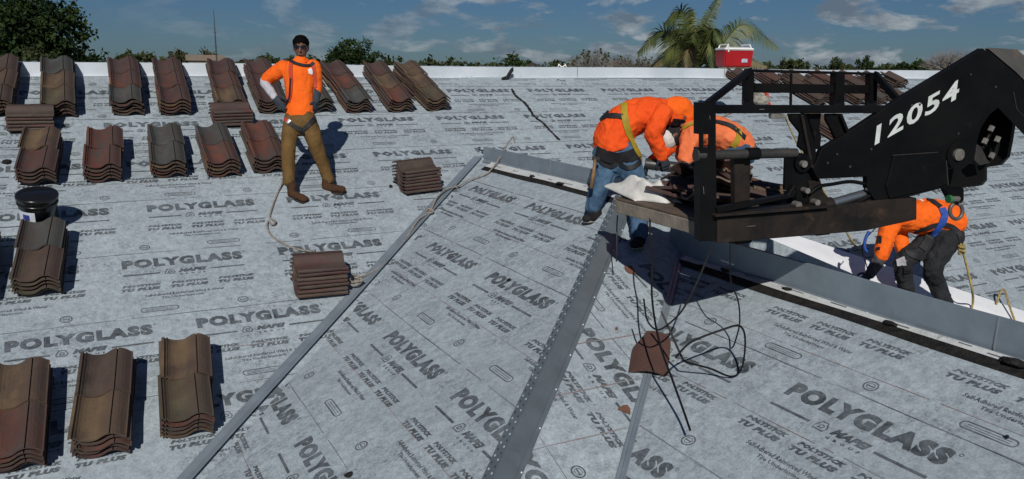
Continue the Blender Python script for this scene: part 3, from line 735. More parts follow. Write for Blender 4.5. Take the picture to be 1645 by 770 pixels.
def slope_frame(P, rot=0.0, tip=0.0):
    ex = EX.copy(); ey = EY.copy(); ez = NM.copy()
    a = math.radians(rot); e1 = ex*math.cos(a)+ey*math.sin(a); e2 = -ex*math.sin(a)+ey*math.cos(a)
    return Matrix(((e1.x, e2.x, ez.x, P.x), (e1.y, e2.y, ez.y, P.y), (e1.z, e2.z, ez.z, P.z), (0, 0, 0, 1)))
UNDER = ['maroon', 'brown', 'red', 'brown', 'tan', 'maroon']
def stack(fl, fr, cols, desc, levels=5, rot=None, lower=None, seed=0, raise_last=0):
    """columns are listed from the eave end up; fl, fr: feet of the front corners in the picture"""
    r = random.Random(seed+int(fl[0]))
    A = hit(fl[0], fl[1], PM); B = hit(fr[0], fr[1], PM); P = (A+B)/2
    if rot is None: rot = math.degrees(math.atan2((B-A).dot(EY), (B-A).dot(EX)))*.5+r.uniform(-1.6, 1.6)
    Fm = slope_frame(P, rot); step = .038
    names = {1: [''], 2: ['lower', 'upper'], 3: ['lower', 'middle', 'upper']}[len(cols)]
    for j, c in enumerate(cols):
        lv = levels
        for k in range(lv):                      # k = 0 bottom
            y = TL/2+j*(TL-.030)+(lv-1-k)*.002-.004+r.uniform(-.014, .014); x = r.uniform(-.011, .011)+(j*.006)+r.uniform(-.006, .006)*j
            mt = Matrix.Translation((x, y, (.006 if k == 0 else .006)+k*step+j*.012)) @ Matrix.Rotation(math.radians(r.uniform(-1.6, 1.6)), 4, 'Z') @ Matrix.Rotation(math.radians(-.4+r.uniform(-.3, .3)), 4, 'X')
            col = c if k == lv-1 else (lower or UNDER)[(k+j+seed) % len(lower or UNDER)]
            l = LEV[lv-1-k] if k else 'lowest'
            col_ = ('the %s column in ' % names[j]) if names[j] else ''
            TILES.append((Fm @ mt, col, ('%s roof tile, %s of %s%s' % (c, l, col_, desc)) if k == lv-1 else 'roof tile, %s of %s%s' % (l, col_, desc), GRP))
# upper row, three columns each
stack((-26, 190), (14, 190), ['brown', 'tan', 'brown'], 'the leftmost stack by the ridge', seed=1)
stack((76, 190), (114, 190), ['olive', 'tan', 'grey'], 'second ridge stack from the left', seed=2)
stack((181, 187), (229, 187), ['grey', 'red', 'maroon'], 'the third ridge stack from the left', seed=3)
stack((258, 187), (305, 187), ['maroon', 'red', 'maroon'], 'the fourth ridge stack from the left', seed=4, lower=['maroon', 'brown', 'red', 'tan'])
stack((348, 186), (394, 186), ['tan', 'red', 'maroon'], 'ridge stack above the second sideways stack', seed=5)
stack((417, 184), (457, 184), ['maroon', 'maroon', 'maroon'], "the ridge stack at the man's shoulder", seed=6, lower=['maroon', 'brown'])
stack((494, 183), (533, 182), ['grey', 'grey', 'brown'], 'the ridge stack hidden by the man', seed=7, lower=['brown', 'grey'])
stack((557, 184), (596, 183), ['grey', 'red', 'maroon'], 'ridge stack just right of the man', seed=8)
stack((627, 183), (662, 182), ['red', 'tan', 'maroon'], 'second ridge stack right of the man', seed=9)
stack((684, 181), (721, 179), ['olive', 'tan', 'tan'], 'third ridge stack right of the man', seed=10, lower=['brown', 'tan', 'maroon'])
# second row, two columns
stack((25, 300), (92, 301), ['maroon', 'tan'], 'the stack behind the black pail', seed=11)
stack((137, 295), (197, 294), ['red', 'red'], 'the orange red pair, middle left', seed=12)
stack((241, 287), (301, 286), ['grey', 'grey'], 'the all grey stack, middle left', seed=13)
stack((331, 286), (386, 284), ['red', 'grey'], 'grey and red stack, middle left', seed=14)
stack((410, 280), (456, 278), ['red', 'red'], "the red stack by the man's legs", seed=15, lower=['maroon', 'brown'])
# below
stack((20, 480), (98, 478), ['brown', 'grey'], 'the stack in front of the pail', seed=16, lower=['brown', 'olive'])
stack((-96, 498), (-20, 494), ['brown', 'grey'], 'the stack past the left edge', seed=20)
stack((-22, 766), (68, 757), ['red', 'tan'], 'the bottom left corner stack', seed=17)
stack((118, 739), (209, 736), ['tan', 'brown'], 'second stack along the bottom edge', seed=18)
stack((259, 706), (346, 703), ['olive', 'tan'], 'the stack nearest the left valley', seed=19, lower=['brown', 'maroon', 'red', 'tan'])
def side_stack(fl, fr, desc, n=7, col='brown', seed=0, rot=None, h=.034):
    r = random.Random(seed); A = hit(fl[0], fl[1], PM); B = hit(fr[0], fr[1], PM)
    if rot is None: rot = math.degrees(math.atan2((B-A).dot(EY), (B-A).dot(EX)))
    e1 = (B-A).normalized(); P = (A+B)/2
    Fm = slope_frame(P, rot)
    for k in range(n):
        mt = Matrix.Translation((r.uniform(-.008, .008), TW/2+k*.012+r.uniform(-.006, .006), .006+k*h)) @ Matrix.Rotation(math.pi/2+math.radians(r.uniform(-2, 2)), 4, 'Z') @ Matrix.Rotation(math.radians(2), 4, 'Y')
        TILES.append((Fm @ mt, col if k == n-1 else ('brown', 'maroon')[k % 2] if col != 'olive' else ('brown', 'olive')[k % 2], 'roof tile, %s of %s' % (LEV[n-1-k] if k else 'lowest', desc), 'roof tiles piled sideways'))
side_stack((10, 217), (91, 215), 'the sideways pile at the left below the ridge', 5, 'brown', 1)
side_stack((342, 209), (411, 206), "the sideways pile left of the man's hip", 5, 'maroon', 2)
side_stack((649, 318), (713, 309), 'the sideways pile between man and white ridge cap', 7, 'brown', 3)
side_stack((475, 486), (563, 477), 'the sideways pile beside the rope knot', 7, 'maroon', 4)
# stacks near the ridge on the far right, seen through the steel frame
for i, (x, cs) in enumerate([(1184, ['maroon', 'maroon']), (1228, ['red', 'red']), (1268, ['olive', 'grey']), (1312, ['red', 'maroon']), (1352, ['red', 'grey']), (1392, ['grey', 'brown']), (1430, ['brown', 'maroon'])]):
    A = hit(x, 139+i*.4, PM); pxr = x+32
    stack((x, 140+i*.4), (pxr, 139.5+i*.4), cs[:1], ['first', 'second', 'third', 'fourth', 'fifth', 'sixth', 'seventh'][i]+' far ridge stack behind the black frame', 4, 0, seed=30+i, lower=['brown', 'maroon', 'brown', 'red'])
for i, (x, cs) in enumerate([(1301, ['brown', 'maroon']), (1332, ['red', 'brown']), (1366, ['tan', 'brown']), (1400, ['grey', 'brown']), (1434, ['brown', 'maroon'])]):
    stack((x, 171-i*.5), (x+28, 170-i*.5), cs, ['first', 'second', 'third', 'fourth', 'fifth'][i]+' far lower stack behind the frame', 4, 0, seed=40+i, lower=['brown', 'tan', 'brown', 'maroon'])
stack((1336, 229), (1362, 228), ['brown', 'tan'], 'the small stack between two steel plates', 4, 0, seed=46)
TILES.sort(key=lambda t_: t_[0].translation.length)
# heap of tiles on the pallet
ZP = -0.985                                   # underside of the pallet
def hz(x, y, z):
    d = ray(x, y); return d*(z/d.z)
AX = Vector((math.sin(math.radians(102)), math.cos(math.radians(102)), 0)); BX = Vector((-AX.y, AX.x, 0))
Pn = hz(1126, 380, ZP); Pf = hz(988.5, 341, ZP)
BXp = (Pf-Pn).normalized(); AXp = Vector((BXp.y, -BXp.x, 0)); PLEN = (Pf-Pn).length; PWID = 1.35; PH = .102
def pal(a, b, z): return Pn+AXp*a+BXp*b+Zv*z
LOOSE = []
r = random.Random(12)
heap = [(.22, .62, .03, 25, 8, 0), (.30, .55, .06, 60, 14, -6), (.18, .78, .03, 10, -6, 10), (.42, .70, .04, 100, 12, 6), (.48, .50, .09, 140, 18, 12), (.35, .85, .07, 40, -16, 8), (.60, .75, .05, 80, 10, -12),
        (.62, .55, .05, 15, 24, 10), (.72, .80, .06, 120, -12, 20), (.80, .60, .04, 60, 14, -8), (.50, .90, .11, 170, 22, -10), (.28, .40, .03, 75, 6, 6), (.66, .42, .03, 30, 9, 4), (.90, .85, .05, 20, 12, 28), (.40, .60, .13, 95, 28, 8), (.75, .95, .10, 150, 40, 10), (.95, .45, .03, 50, 8, 0)]
cols_ = ['maroon', 'red', 'maroon', 'red', 'tan', 'maroon']
for i, (a, b, z, rz, rx, ry) in enumerate(heap):
    mt = Matrix.Translation(pal(a+.10, b-.03, PH+z)) @ Matrix.Rotation(math.radians(rz), 4, 'Z') @ Matrix.Rotation(math.radians(rx), 4, 'X') @ Matrix.Rotation(math.radians(ry), 4, 'Y')
    LOOSE.append((mt, cols_[i % 6]))
hl = ['nearest the pallet corner', 'leaning left behind the front post', 'flat beside the white sheet', 'lying across the heap under the thick pin', 'propped up behind the left post', 'under the white sheet edge', 'in the middle of the heap', 'poking out between the two posts', 'tilted at the back of the heap', 'lying right of the inner post', 'on top of the heap by the worker', 'low at the left of the heap', 'low at the front of the heap', 'at the right back of the heap', 'highest on the heap', 'standing on edge at the back', 'lying alone at the right end']
for i, (mt, col) in enumerate(LOOSE):
    TILES.append((mt, col, 'loose %s roof tile %s, on the pallet' % (col, hl[i]), 'loose tiles heaped on the pallet'))
LIM = 300
keep_ = [t_ for t_ in TILES if t_[3] != GRP]; rest_ = [t_ for t_ in TILES if t_[3] == GRP]
rest_.sort(key=lambda t_: t_[0].translation.length)
ind = keep_+rest_[:LIM-len(keep_)]; far_ = rest_[LIM-len(keep_):]
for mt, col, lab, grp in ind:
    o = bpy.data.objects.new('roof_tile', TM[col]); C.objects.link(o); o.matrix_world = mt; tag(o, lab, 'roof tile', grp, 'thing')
if far_:
    bm = bmesh.new(); mats_ = []; 
    for mt, col, lab, grp in far_:
        t0 = len(bm.faces); me = TM[col].copy(); me.transform(mt); bm.from_mesh(me); bm.faces.ensure_lookup_table()
        if col not in mats_: mats_.append(col)
        for f in bm.faces[t0:]: f.material_index = mats_.index(col)*2+f.material_index
        bpy.data.meshes.remove(me)
    me = bpy.data.meshes.new('far_roof_tiles'); bm.to_mesh(me); bm.free()
    for c in mats_: me.materials.append(TM[c].materials[0]); me.materials.append(MT['groove'])
    o = bpy.data.objects.new('far_roof_tiles', me); C.objects.link(o); tag(o, 'mass of tiles in the farthest stacks by the ridge', None, None, 'stuff')
print('tiles', len(TILES), 'stuff', len(far_))

# tile lying across the thin valley metal, and broken bits
MT['terra'] = mat('terracotta', (0.20, 0.085, 0.05), 0.8, col2=(0.13, 0.06, 0.04), scale=9, bump=.3)
V = []; F_ = []; nu_, nv_ = 13, 9
for lay in (0, 1):
    for b in range(nv_):
        v = -.20+.40*b/(nv_-1); lo_ = -.125 if v < .04 else -.125+.080*min(1, (v-.04)/.14); hi_ = .125 if v < .14 else .125-.03*(v-.14)/.06
        for a in range(nu_):
            u = lo_+(hi_-lo_)*a/(nu_-1); V.append((u, v, .058*(1-(u/.150)**2)-.030-lay*.014+.004*math.sin(v*20)*(1 if abs(u) > .1 else 0)))
K_ = nu_*nv_
for b in range(nv_-1):
    for a in range(nu_-1):
        q = b*nu_+a; F_.append([q, q+1, q+nu_+1, q+nu_]); F_.append([K_+q, K_+q+nu_, K_+q+nu_+1, K_+q+1])
for a in range(nu_-1): F_.append([a, K_+a, K_+a+1, a+1]); q = (nv_-1)*nu_+a; F_.append([q, q+1, K_+q+1, K_+q])
for b in range(nv_-1): q = b*nu_; F_.append([q, q+nu_, K_+q+nu_, K_+q]); q = b*nu_+nu_-1; F_.append([q, K_+q, K_+q+nu_, q+nu_])
TMS = bpy.data.meshes.new('tile_valley'); TMS.from_pydata(V, [], F_); TMS.materials.append(mat('tile_valley_clay', (0.098, 0.047, 0.035), 0.65, col2=(0.075, 0.040, 0.033), scale=5, bump=.3, bscale=50))
P = hit(1044, 580, PB)
e2 = (hit(1052, 545, PB)-hit(1042, 605, PB)).normalized(); nz = Vector((0, -SL, 1)).normalized(); nz = (nz+Vector((-SL, 0, 1)).normalized()).normalized(); e1 = e2.cross(nz).normalized(); nz = e1.cross(e2)
o = bpy.data.objects.new('roof_tile', TMS); C.objects.link(o)
mt = Matrix(((e1.x, e2.x, nz.x, P.x), (e1.y, e2.y, nz.y, P.y), (e1.z, e2.z, nz.z, P.z), (0, 0, 0, 1)))
o.matrix_world = Matrix.Translation(Vector((0, 0, .055))) @ mt @ Matrix.Rotation(math.radians(4), 4, 'X')
tag(o, 'red brown broken cornered tile lying across the thin valley metal', 'roof tile', None, 'thing')
def shard(x, y, pl, s, label, seed, matl=None, name='tile_shard', cat='tile piece', grp='broken bits of tile'):
    r = random.Random(seed); P = hit(x, y, pl); nrm = Vector((-pl[0], -pl[1], 1)).normalized(); a = nrm.orthogonal().normalized(); b = nrm.cross(a)
    k = 6; pts = [(math.cos(q*math.pi*2/k+seed)*s*r.uniform(.45, 1.2), math.sin(q*math.pi*2/k+seed)*s*r.uniform(.45, 1.2)) for q in range(k)]
    V = [P+a*u+b*v+nrm*.006 for u, v in pts]+[P+a*u+b*v+nrm*.019 for u, v in pts]
    F_ = [list(range(k))[::-1], list(range(k, 2*k))]+[[i, (i+1) % k, k+(i+1) % k, k+i] for i in range(k)]
    return tag(mesh_obj(name, V, F_, matl or MT['terra']), label, cat, grp)
shard(1012, 436, PB, .055, 'orange tile shard on the hip end under the pallet edge', 1)
shard(1004, 660, PB, .042, 'orange tile shard just left of the thin valley metal', 2)
shard(990, 530, PB, .014, 'tiny orange tile crumb in the middle of the hip end', 3)
shard(628, 301, PM, .030, 'small black scrap on the roof left of the sideways pile', 4, MT['dark'], 'bitumen_scrap', 'scrap', 'black scraps')
shard(648, 161, PM, .03, 'small black scrap beside the last ridge stack', 5, MT['dark'], 'bitumen_scrap', 'scrap', 'black scraps')
shard(818, 452, PW, .018, 'tiny black spot of tar beside printed lettering', 6, MT['dark'], 'bitumen_scrap', 'scrap', 'black scraps')
shard(1618, 705, PC, .012, 'tiny black spot of tar at the lower right', 7, MT['dark'], 'bitumen_scrap', 'scrap', 'black scraps')
shard(562, 766, PW, .03, 'black scrap at the bottom edge left of centre', 8, MT['dark'], 'bitumen_scrap', 'scrap', 'black scraps')
shard(10, 262, PM, .05, 'long black scrap at the left edge above the second row', 9, MT['dark'], 'bitumen_scrap', 'scrap', 'black scraps')
# jagged tar line on the main roof
def tar_line(pts, w, label, seed):
    r = random.Random(seed); P = [hit(x, y, PM) for x, y in pts]; P = crs(P, 9); V = []; F_ = []
    for i, p in enumerate(P):
        t_ = (P[min(i+1, len(P)-1)]-P[max(i-1, 0)]).normalized(); s_ = t_.cross(NM); a = w*r.uniform(.35, 1.4); b = w*r.uniform(.35, 1.4)
        V += [p+s_*a+NM*.005, p+NM*.018+s_*r.uniform(-.3, .3)*w, p-s_*b+NM*.005]
    for i in range(len(P)-1):
        for j in range(2): F_.append([i*3+j, i*3+j+1, i*3+j+4, i*3+j+3])
    return tag(mesh_obj('tar_line', V, F_, MT['dark']), label, 'tar line')
tar_line([(822, 144), (828, 154), (845, 168), (857, 186), (872, 198), (885, 212), (899, 226)], .022, 'jagged black line of tar running down the roof behind the apex', 3)
# dark flap sticking up at the ridge strip
P = hit(812, 129, PM); Q = P+EX*.10+Zv*.17+EY*.02
bm = bmesh.new(); V, F_ = tube([P-EX*.06+Zv*.02, P+EX*.03+Zv*.04, P+EX*.06+Zv*.09, P+EX*.11+Zv*.155, P+EX*.125+Zv*.19], [.02, .03, .028, .030, .008], 7)
tag(mesh_obj('bitumen_flap', V, F_, MT['dark'], smooth=True), 'curled black flap standing up against the white ridge strip', 'scrap')
MT['white'] = mat('white_plastic', (0.78, 0.78, 0.76), 0.45)
d = ray(903, 107); Pq = d*(12.6/d.dot(Fv)); 
bm = bmesh.new()
V, F_ = tube([Pq+Rv*-.07-Uv*.03, Pq+Rv*-.05+Uv*.03, Pq+Rv*-.0-Uv*.015, Pq+Rv*.05+Uv*.025, Pq+Rv*.07-Uv*.03], [.008, .016, .012, .016, .006], 6)
tag(mesh_obj('white_rag', V, F_, MT['white'], smooth=True), 'small white rag on top of the ridge strip near the dark gable', 'rag')

# black pail
MT['pail'] = mat('black_pail', (0.010, 0.010, 0.011), 0.25)
MT['label'] = mat('pail_label', (0.50, 0.55, 0.62), 0.5, col2=(0.62, 0.66, 0.72), scale=20)
MT['labelb'] = mat('pail_label_blue', (0.03, 0.04, 0.20), 0.5)
def lathe(name, prof, P, axis, matl, parent=None, n=40, a0=0, a1=2*math.pi, smooth=True, eps=0):
    ax = axis.normalized(); u = ax.orthogonal().normalized() if abs(ax.z) < .99 else Vector((1, 0, 0)); u = (u-ax*u.dot(ax)).normalized(); v = ax.cross(u)
    full = abs(a1-a0-2*math.pi) < 1e-6; m_ = n if full else n+1; V = []; F_ = []
    for r_0, z in prof:
        for k in range(m_):
            an = a0+(a1-a0)*k/n; V.append(P+ax*z+(u*math.cos(an)+v*math.sin(an))*(r_0+eps))
    for i in range(len(prof)-1):
        for k in range(n): F_.append([i*m_+k, i*m_+(k+1) % m_, (i+1)*m_+(k+1) % m_, (i+1)*m_+k])
    o = mesh_obj(name, V, F_, matl, None, smooth)
    if parent is not None: keep(o, parent)
    return o
P = hit(66, 368, PM); t = thing('pail', 'black lidded pail with white label behind a tile stack', 'pail', None, P)
ax = (NM*.75+Zv*.25).normalized(); Rr = .152; Hh = .33
body = lathe('body', [(.135, .01), (.138, .0), (Rr, Hh-.06), (Rr, Hh-.02)], P, ax, MT['pail'], t)
lathe('lid', [(.001, Hh+.008), (.12, Hh+.008), (.128, Hh+.002), (.140, Hh+.012), (Rr+.012, Hh+.010), (Rr+.016, Hh+.0), (Rr+.014, Hh-.03), (Rr+.004, Hh-.035)], P, ax, MT['pail'], t)
lathe('rim', [(Rr+.0, Hh-.07), (Rr+.010, Hh-.068), (Rr+.010, Hh-.055), (Rr, Hh-.053)], P, ax, MT['pail'], t)
u_ = ax.orthogonal().normalized(); v_ = ax.cross(u_); vd = -Fv; an = math.atan2(vd.dot(v_), vd.dot(u_))
lathe('label', [(.1405, .07), (Rr-.0035, Hh-.105)], P, ax, MT['label'], t, 24, an-1.35, an+.35, True, .003)
lathe('label', [(.146, .15), (Rr-.006, .20)], P, ax, MT['labelb'], t, 8, an-.35, an+.05, True, .0055)

# ropes
def rope(name, pts, r0, label, matl, cat='rope', group=None, sub=8, pitch=.05, parent=None, coils=None):
    P = crs(pts, sub); L = [0]
    for a, b in zip(P[:-1], P[1:]): L.append(L[-1]+(b-a).length)
    n = max(12, int(L[-1]/.012)); Q = []; j = 0
    for i in range(n+1):
        s_ = L[-1]*i/n
        while j < len(L)-2 and L[j+1] < s_: j += 1
        Q.append(P[j].lerp(P[j+1], (s_-L[j])/max(1e-9, L[j+1]-L[j])))
    parts = []; fr = []; prev = None
    for i in range(n+1):
        t_ = (Q[min(i+1, n)]-Q[max(i-1, 0)]).normalized(); a = t_.orthogonal().normalized() if prev is None else (prev-t_*prev.dot(t_)).normalized(); prev = a; fr.append((a, t_.cross(a)))
    for s in range(3):
        parts.append(tube([Q[i]+(fr[i][0]*math.cos(2*math.pi*(i*L[-1]/n/pitch+s/3))+fr[i][1]*math.sin(2*math.pi*(i*L[-1]/n/pitch+s/3)))*r0*.52 for i in range(n+1)], r0*.58, 5))
    V, F_ = merge(parts); o = mesh_obj(name, V, F_, matl, parent, True)
    if parent is None: tag(o, label, cat, group)
    return o
MT['rope'] = mat('white_rope', (0.30, 0.27, 0.24), 0.9, col2=(0.17, 0.15, 0.13), scale=30)
MT['ropey'] = mat('yellow_rope', (0.40, 0.30, 0.10), 0.9, col2=(0.22, 0.17, 0.07), scale=25)
def onr(x, y, pl, d): 
    P = hit(x, y, pl); return P+Vector((0, 0, d))
pts = [onr(455, 277, PM, .30), onr(457, 292, PM, .08), onr(447, 310, PM, .012), onr(441, 325, PM, .012), onr(436, 340, PM, .012), onr(434, 352, PM, .012), onr(443, 361, PM, .03), onr(437, 366, PM, .03), onr(431, 358, PM, .02), onr(430, 370, PM, .012), onr(440, 384, PM, .012), onr(460, 396, PM, .012), onr(480, 403, PM, .012), onr(500, 412, PM, .05), onr(505, 420, PM, .1)]
rope('rope', pts, .010, "dirty white rope trailing from the man's feet to the tiles", MT['rope'])
pts = [onr(566, 462, PM, .05), onr(575, 452, PM, .03), onr(590, 444, PM, .015), onr(612, 430, PM, .015), onr(632, 410, PM, .015), onr(655, 382, PM, .02), onr(672, 358, PM, .03), onr(690, 345, PM, .03), onr(702, 325, PM, .05), onr(716, 312, PM, .05), onr(735, 305, PM, .04), onr(756, 293, PW, .03), onr(785, 281, PW, .03), onr(806, 262, PW, .10), onr(815, 252, PW, .15), onr(824, 243, PW, .17), onr(827, 243, PW, .1)]
rope('rope', pts, .010, 'dirty white rope running up beside the valley and over the ridge metal', MT['rope'])
P = onr(571, 462, PM, .03); pts = []
for i in range(22): a = i*.75; pts.append(P+EX*(.055*math.cos(a)+.012*math.sin(i*2.1))+EY*(.045*math.sin(a)+.010*math.cos(i*1.7))+NM*(.01+.0028*i))
rope('rope_knot', pts, .011, 'knotted clump of white rope beside the sideways pile', MT['rope'])
P = onr(690, 345, PM, .02); pts = []
for i in range(12): a = i*.9; pts.append(P+EX*.04*math.cos(a)+EY*.03*math.sin(a)+NM*.003*i)
rope('rope_knot', pts, .010, 'small loop of white rope below the sideways pile by the apex', MT['rope'])
rope('rope', [onr(1262, 190, PM, .05), onr(1268, 205, PM, .012), onr(1275, 220, PM, .012), onr(1283, 236, PM, .012), onr(1298, 262, PM, .012), onr(1330, 320, PM, .012), onr(1362, 378, PM, .012), onr(1383, 410, PM, .03)], .010, 'pale yellow rope lying down the roof behind the steel plates', MT['ropey'])
rope('rope', [onr(1217, 157, PM, .03), onr(1195, 172, PM, .012), onr(1172, 184, PM, .012), onr(1148, 194, PM, .012), onr(1120, 205, PM, .012)], .011, 'thin rope crossing the roof behind the upper left frame corner', MT['rope'])
rope('rope', [onr(1600, 492, PM, .02), onr(1606, 484, PM, .12), onr(1612, 487, PM, .14), onr(1618, 500, PM, .10), onr(1624, 512, PM, .07), onr(1633, 530, PM, .03)], .012, 'short loop of grey rope over the bright valley metal at right', MT['ropey'])
# tangle of gear under the frame by the ridge stacks
MT['gear_r'] = mat('orange_strap', (0.55, 0.05, 0.02), 0.6); MT['gear_w'] = mat('dirty_canvas', (0.40, 0.38, 0.32), 0.8, col2=(0.15, 0.14, 0.12), scale=30)
P = onr(1222, 172, PM, 0.02); t = thing('harness_bundle', 'bundle of orange strap and canvas gear seen through the frame', 'harness', None, P)
bm = bmesh.new(); bmesh.ops.create_icosphere(bm, subdivisions=3, radius=1)
for v in bm.verts: v.co = Vector((v.co.x*.12, v.co.y*.14, v.co.z*.10+.09))*(1+.5*noise.noise(v.co*2.5))+P
keep(bm_obj('bag', bm, MT['gear_w'], None, True), t)
pts = [P+EX*.10+Zv*.02, P+EX*.14+Zv*.12, P+EX*.12+Zv*.2, P+EX*.04+Zv*.30, P+EX*.08+Zv*.22, P+EX*.17+Zv*.06, P+EX*.13-EY*.1+Zv*.02]
V, F_ = tube(crs(pts, 5), .022, 6); keep(mesh_obj('strap', V, F_, MT['gear_r'], smooth=True), t)

# red cooler on the first ridge stack
MT['red'] = mat('red_plastic', (0.38, 0.012, 0.016), 0.35, col2=(0.31, 0.010, 0.014), scale=4)
def rbox(name, c, ex, ey, ez, sx, sy, sz, matl, parent=None, bev=.01, taper=1.0, seg=2, tz=None):
    bm = bmesh.new(); bmesh.ops.create_cube(bm, size=1)
    for v in bm.verts:
        k = taper if v.co.z < 0 else 1.0; v.co = Vector((v.co.x*sx*k, v.co.y*sy*k, v.co.z*sz))
    if bev: bmesh.ops.bevel(bm, geom=bm.edges[:], offset=bev, segments=seg, affect='EDGES', clamp_overlap=True)
    for v in bm.verts: v.co = c+ex*v.co.x+ey*v.co.y+ez*v.co.z
    o = bm_obj(name, bm, matl)
    if parent is not None: keep(o, parent)
    return o
d = ray(1178, 108); P = d*(12.0/d.dot(Fv)); ca = math.radians(27-14); ex = Vector((math.cos(ca), -math.sin(ca), 0)); ey = Vector((math.sin(ca), math.cos(ca), 0))
t = thing('cooler', 'red cooler box with white lid standing on top of the ridge', 'cooler', None, P)
cw, cdp, ch = .46, .30, .24
rbox('body', P+Zv*(ch/2), ex, ey, Zv, cw, cdp, ch, MT['red'], t, .015, .93)
rbox('lid', P+Zv*(ch+.012), ex, ey, Zv, cw+.012, cdp+.012, .032, MT['white'], t, .012)
rbox('lid_top', P+Zv*(ch+.034), ex, ey, Zv, cw*.82, cdp*.8, .012, MT['white'], t, .006)
for s in (-1, 1):
    q = P+ex*s*(cw/2-.03)+Zv*(ch+.02); V, F_ = tube([q-ey*.13+Zv*0-ex*s*.0, q-ey*.13+Zv*.055-ex*s*.03, q+ey*.11+Zv*.055-ex*s*.03, q+ey*.11], .010, 6); keep(mesh_obj('handle', V, F_, MT['white']), t)
rbox('badge', P+ex*.09-ey*(cdp/2-.004)+Zv*.09, ex, ey, Zv, .09, .012, .055, mat('badge', (0.6, 0.62, 0.66), .4, col2=(0.15, .2, .35), scale=40), t, .002)
q = P-ex*(cw/2-.05)-ey*(cdp/2+.012)+Zv*ch; V, F_ = tube([q+Zv*.05, q-Zv*.03], .010, 5); keep(mesh_obj('latch', V, F_, MT['white']), t)

# ------------------------------------------------------------------ pallet
MT['wood'] = mat('weathered_wood', (0.135, 0.095, 0.065), 0.85, col2=(0.062, 0.046, 0.036), scale=3, detail=8, bump=.4, bscale=18, stretch=(6, 1, 6), col3=(.19, .15, .11), scale3=4)
MT['wood2'] = mat('weathered_edge', (0.25, 0.215, 0.17), 0.85, col2=(0.12, 0.10, 0.08), scale=4, detail=8, bump=.4, bscale=18)
t = thing('pallet', 'weathered wooden pallet carried on the black forks', 'pallet', None, Pn)
def pbox(name, a0, a1, b0, b1, z0, z1, matl, bev=.004):
    c = pal((a0+a1)/2, (b0+b1)/2, (z0+z1)/2)
    return rbox(name, c, AXp, BXp, Zv, a1-a0, b1-b0, z1-z0, matl, t, bev, seg=1)
nb = 9
for i in range(nb):
    a0 = i*PWID/nb; pbox('deck_board', a0+.004, a0+PWID/nb-.006, -.02+rnd.uniform(-.01, .01), PLEN+.02+rnd.uniform(-.01, .01), PH-.018, PH+rnd.uniform(-.001, .002), MT['wood'])
for b0 in (0, PLEN/2-.05, PLEN-.1): pbox('stringer', .012, PWID-.01, b0, b0+.1, .02, PH-.0185, MT['wood2'])
pbox('stringer', -.004, .045, .004, PLEN-.004, 0, PH-.0185, MT['wood2'])
for i in range(4): pbox('bottom_board', .06+i*.33, .18+i*.33, 0, PLEN, 0, .0195, MT['wood'])
# crumpled white sheet
MT['sheet'] = mat('white_sheet', (0.66, 0.65, 0.62), 0.6, col2=(0.5, 0.49, 0.46), scale=6, bump=.3, bscale=20)
V = []; F_ = []; nx, ny = 26, 20
c0 = hz(1018, 324, ZP+PH); c1 = hz(1098, 328, ZP+PH)
for j in range(ny):
    for i in range(nx):
        u = i/(nx-1); v = j/(ny-1); p = c0.lerp(c1, u)+BXp*((v)*.42*(1-.25*u)-.02+.04*math.sin(u*9)); e_ = min(u, 1-u, v, 1-v)
        h = .006+min(1, e_*3)*(.085+.07*abs(noise.noise(Vector((u*2.6, v*2.2, 2))))+.035*noise.noise(Vector((u*7, v*6, 5))))+.05*v
        V.append(p+Zv*max(.004, h))
for j in range(ny-1):
    for i in range(nx-1): F_.append([j*nx+i, j*nx+i+1, (j+1)*nx+i+1, (j+1)*nx+i])
o = mesh_obj('white_sheet', V, F_, MT['sheet'], smooth=True); m_ = o.modifiers.new('s', 'SOLIDIFY'); m_.thickness = .004
tag(o, 'crumpled white sheet on the corner of the pallet', 'sheet')
# black plastic strapping hanging from the pallet
MT['band'] = mat('black_strapping', (0.008, 0.008, 0.009), 0.5, spec=.2)
def band(pts, w, label, sub=8, twist=.8, seed=0):
    w = w*.75
    P = crs(pts, sub); V = []; F_ = []; prev = None
    for i, p in enumerate(P):
        t_ = (P[min(i+1, len(P)-1)]-P[max(i-1, 0)]).normalized(); s_ = t_.cross(Fv)
        s_ = s_.normalized() if s_.length > .05 else Rv.copy()
        if prev is not None and s_.dot(prev) < 0: s_ = -s_
        prev = s_; a = math.sin(i*.05*twist+seed)*.5; n_ = t_.cross(s_); s2 = s_*math.cos(a)+n_*math.sin(a); n2 = t_.cross(s2)*.0012
        V += [p-s2*w+n2, p+s2*w+n2, p+s2*w-n2, p-s2*w-n2]
    m_ = len(P)
    for i in range(m_-1):
        for k in range(4): F_.append([i*4+k, i*4+(k+1) % 4, (i+1)*4+(k+1) % 4, (i+1)*4+k])
    return tag(mesh_obj('plastic_strap', V, F_, MT['band']), label, 'strap', 'black plastic straps hanging off the pallet')
D5 = 5.1
def pts_(l, d0=5.0, d1=4.7): return [pv(x, y, d0+(d1-d0)*i/(len(l)-1)) for i, (x, y) in enumerate(l)]
band(pts_([(992, 346), (991, 365), (991, 400), (990, 421)], 6.1, 6.0), .006, 'shortest black strap hanging at the far corner of the pallet')
band(pts_([(1045, 335), (1044, 380), (1048, 420), (1047, 470), (1052, 515), (1062, 560), (1080, 610), (1098, 660), (1109, 692)], 5.5, 4.5), .0085, 'longest straight black strap ending low beside the broken tile')
band(pts_([(1144, 394), (1130, 430), (1112, 470), (1095, 500), (1075, 520), (1056, 530), (1040, 515), (1034, 480)], 4.95, 5.1), .0075, 'black strap sweeping from the front post down to the left')
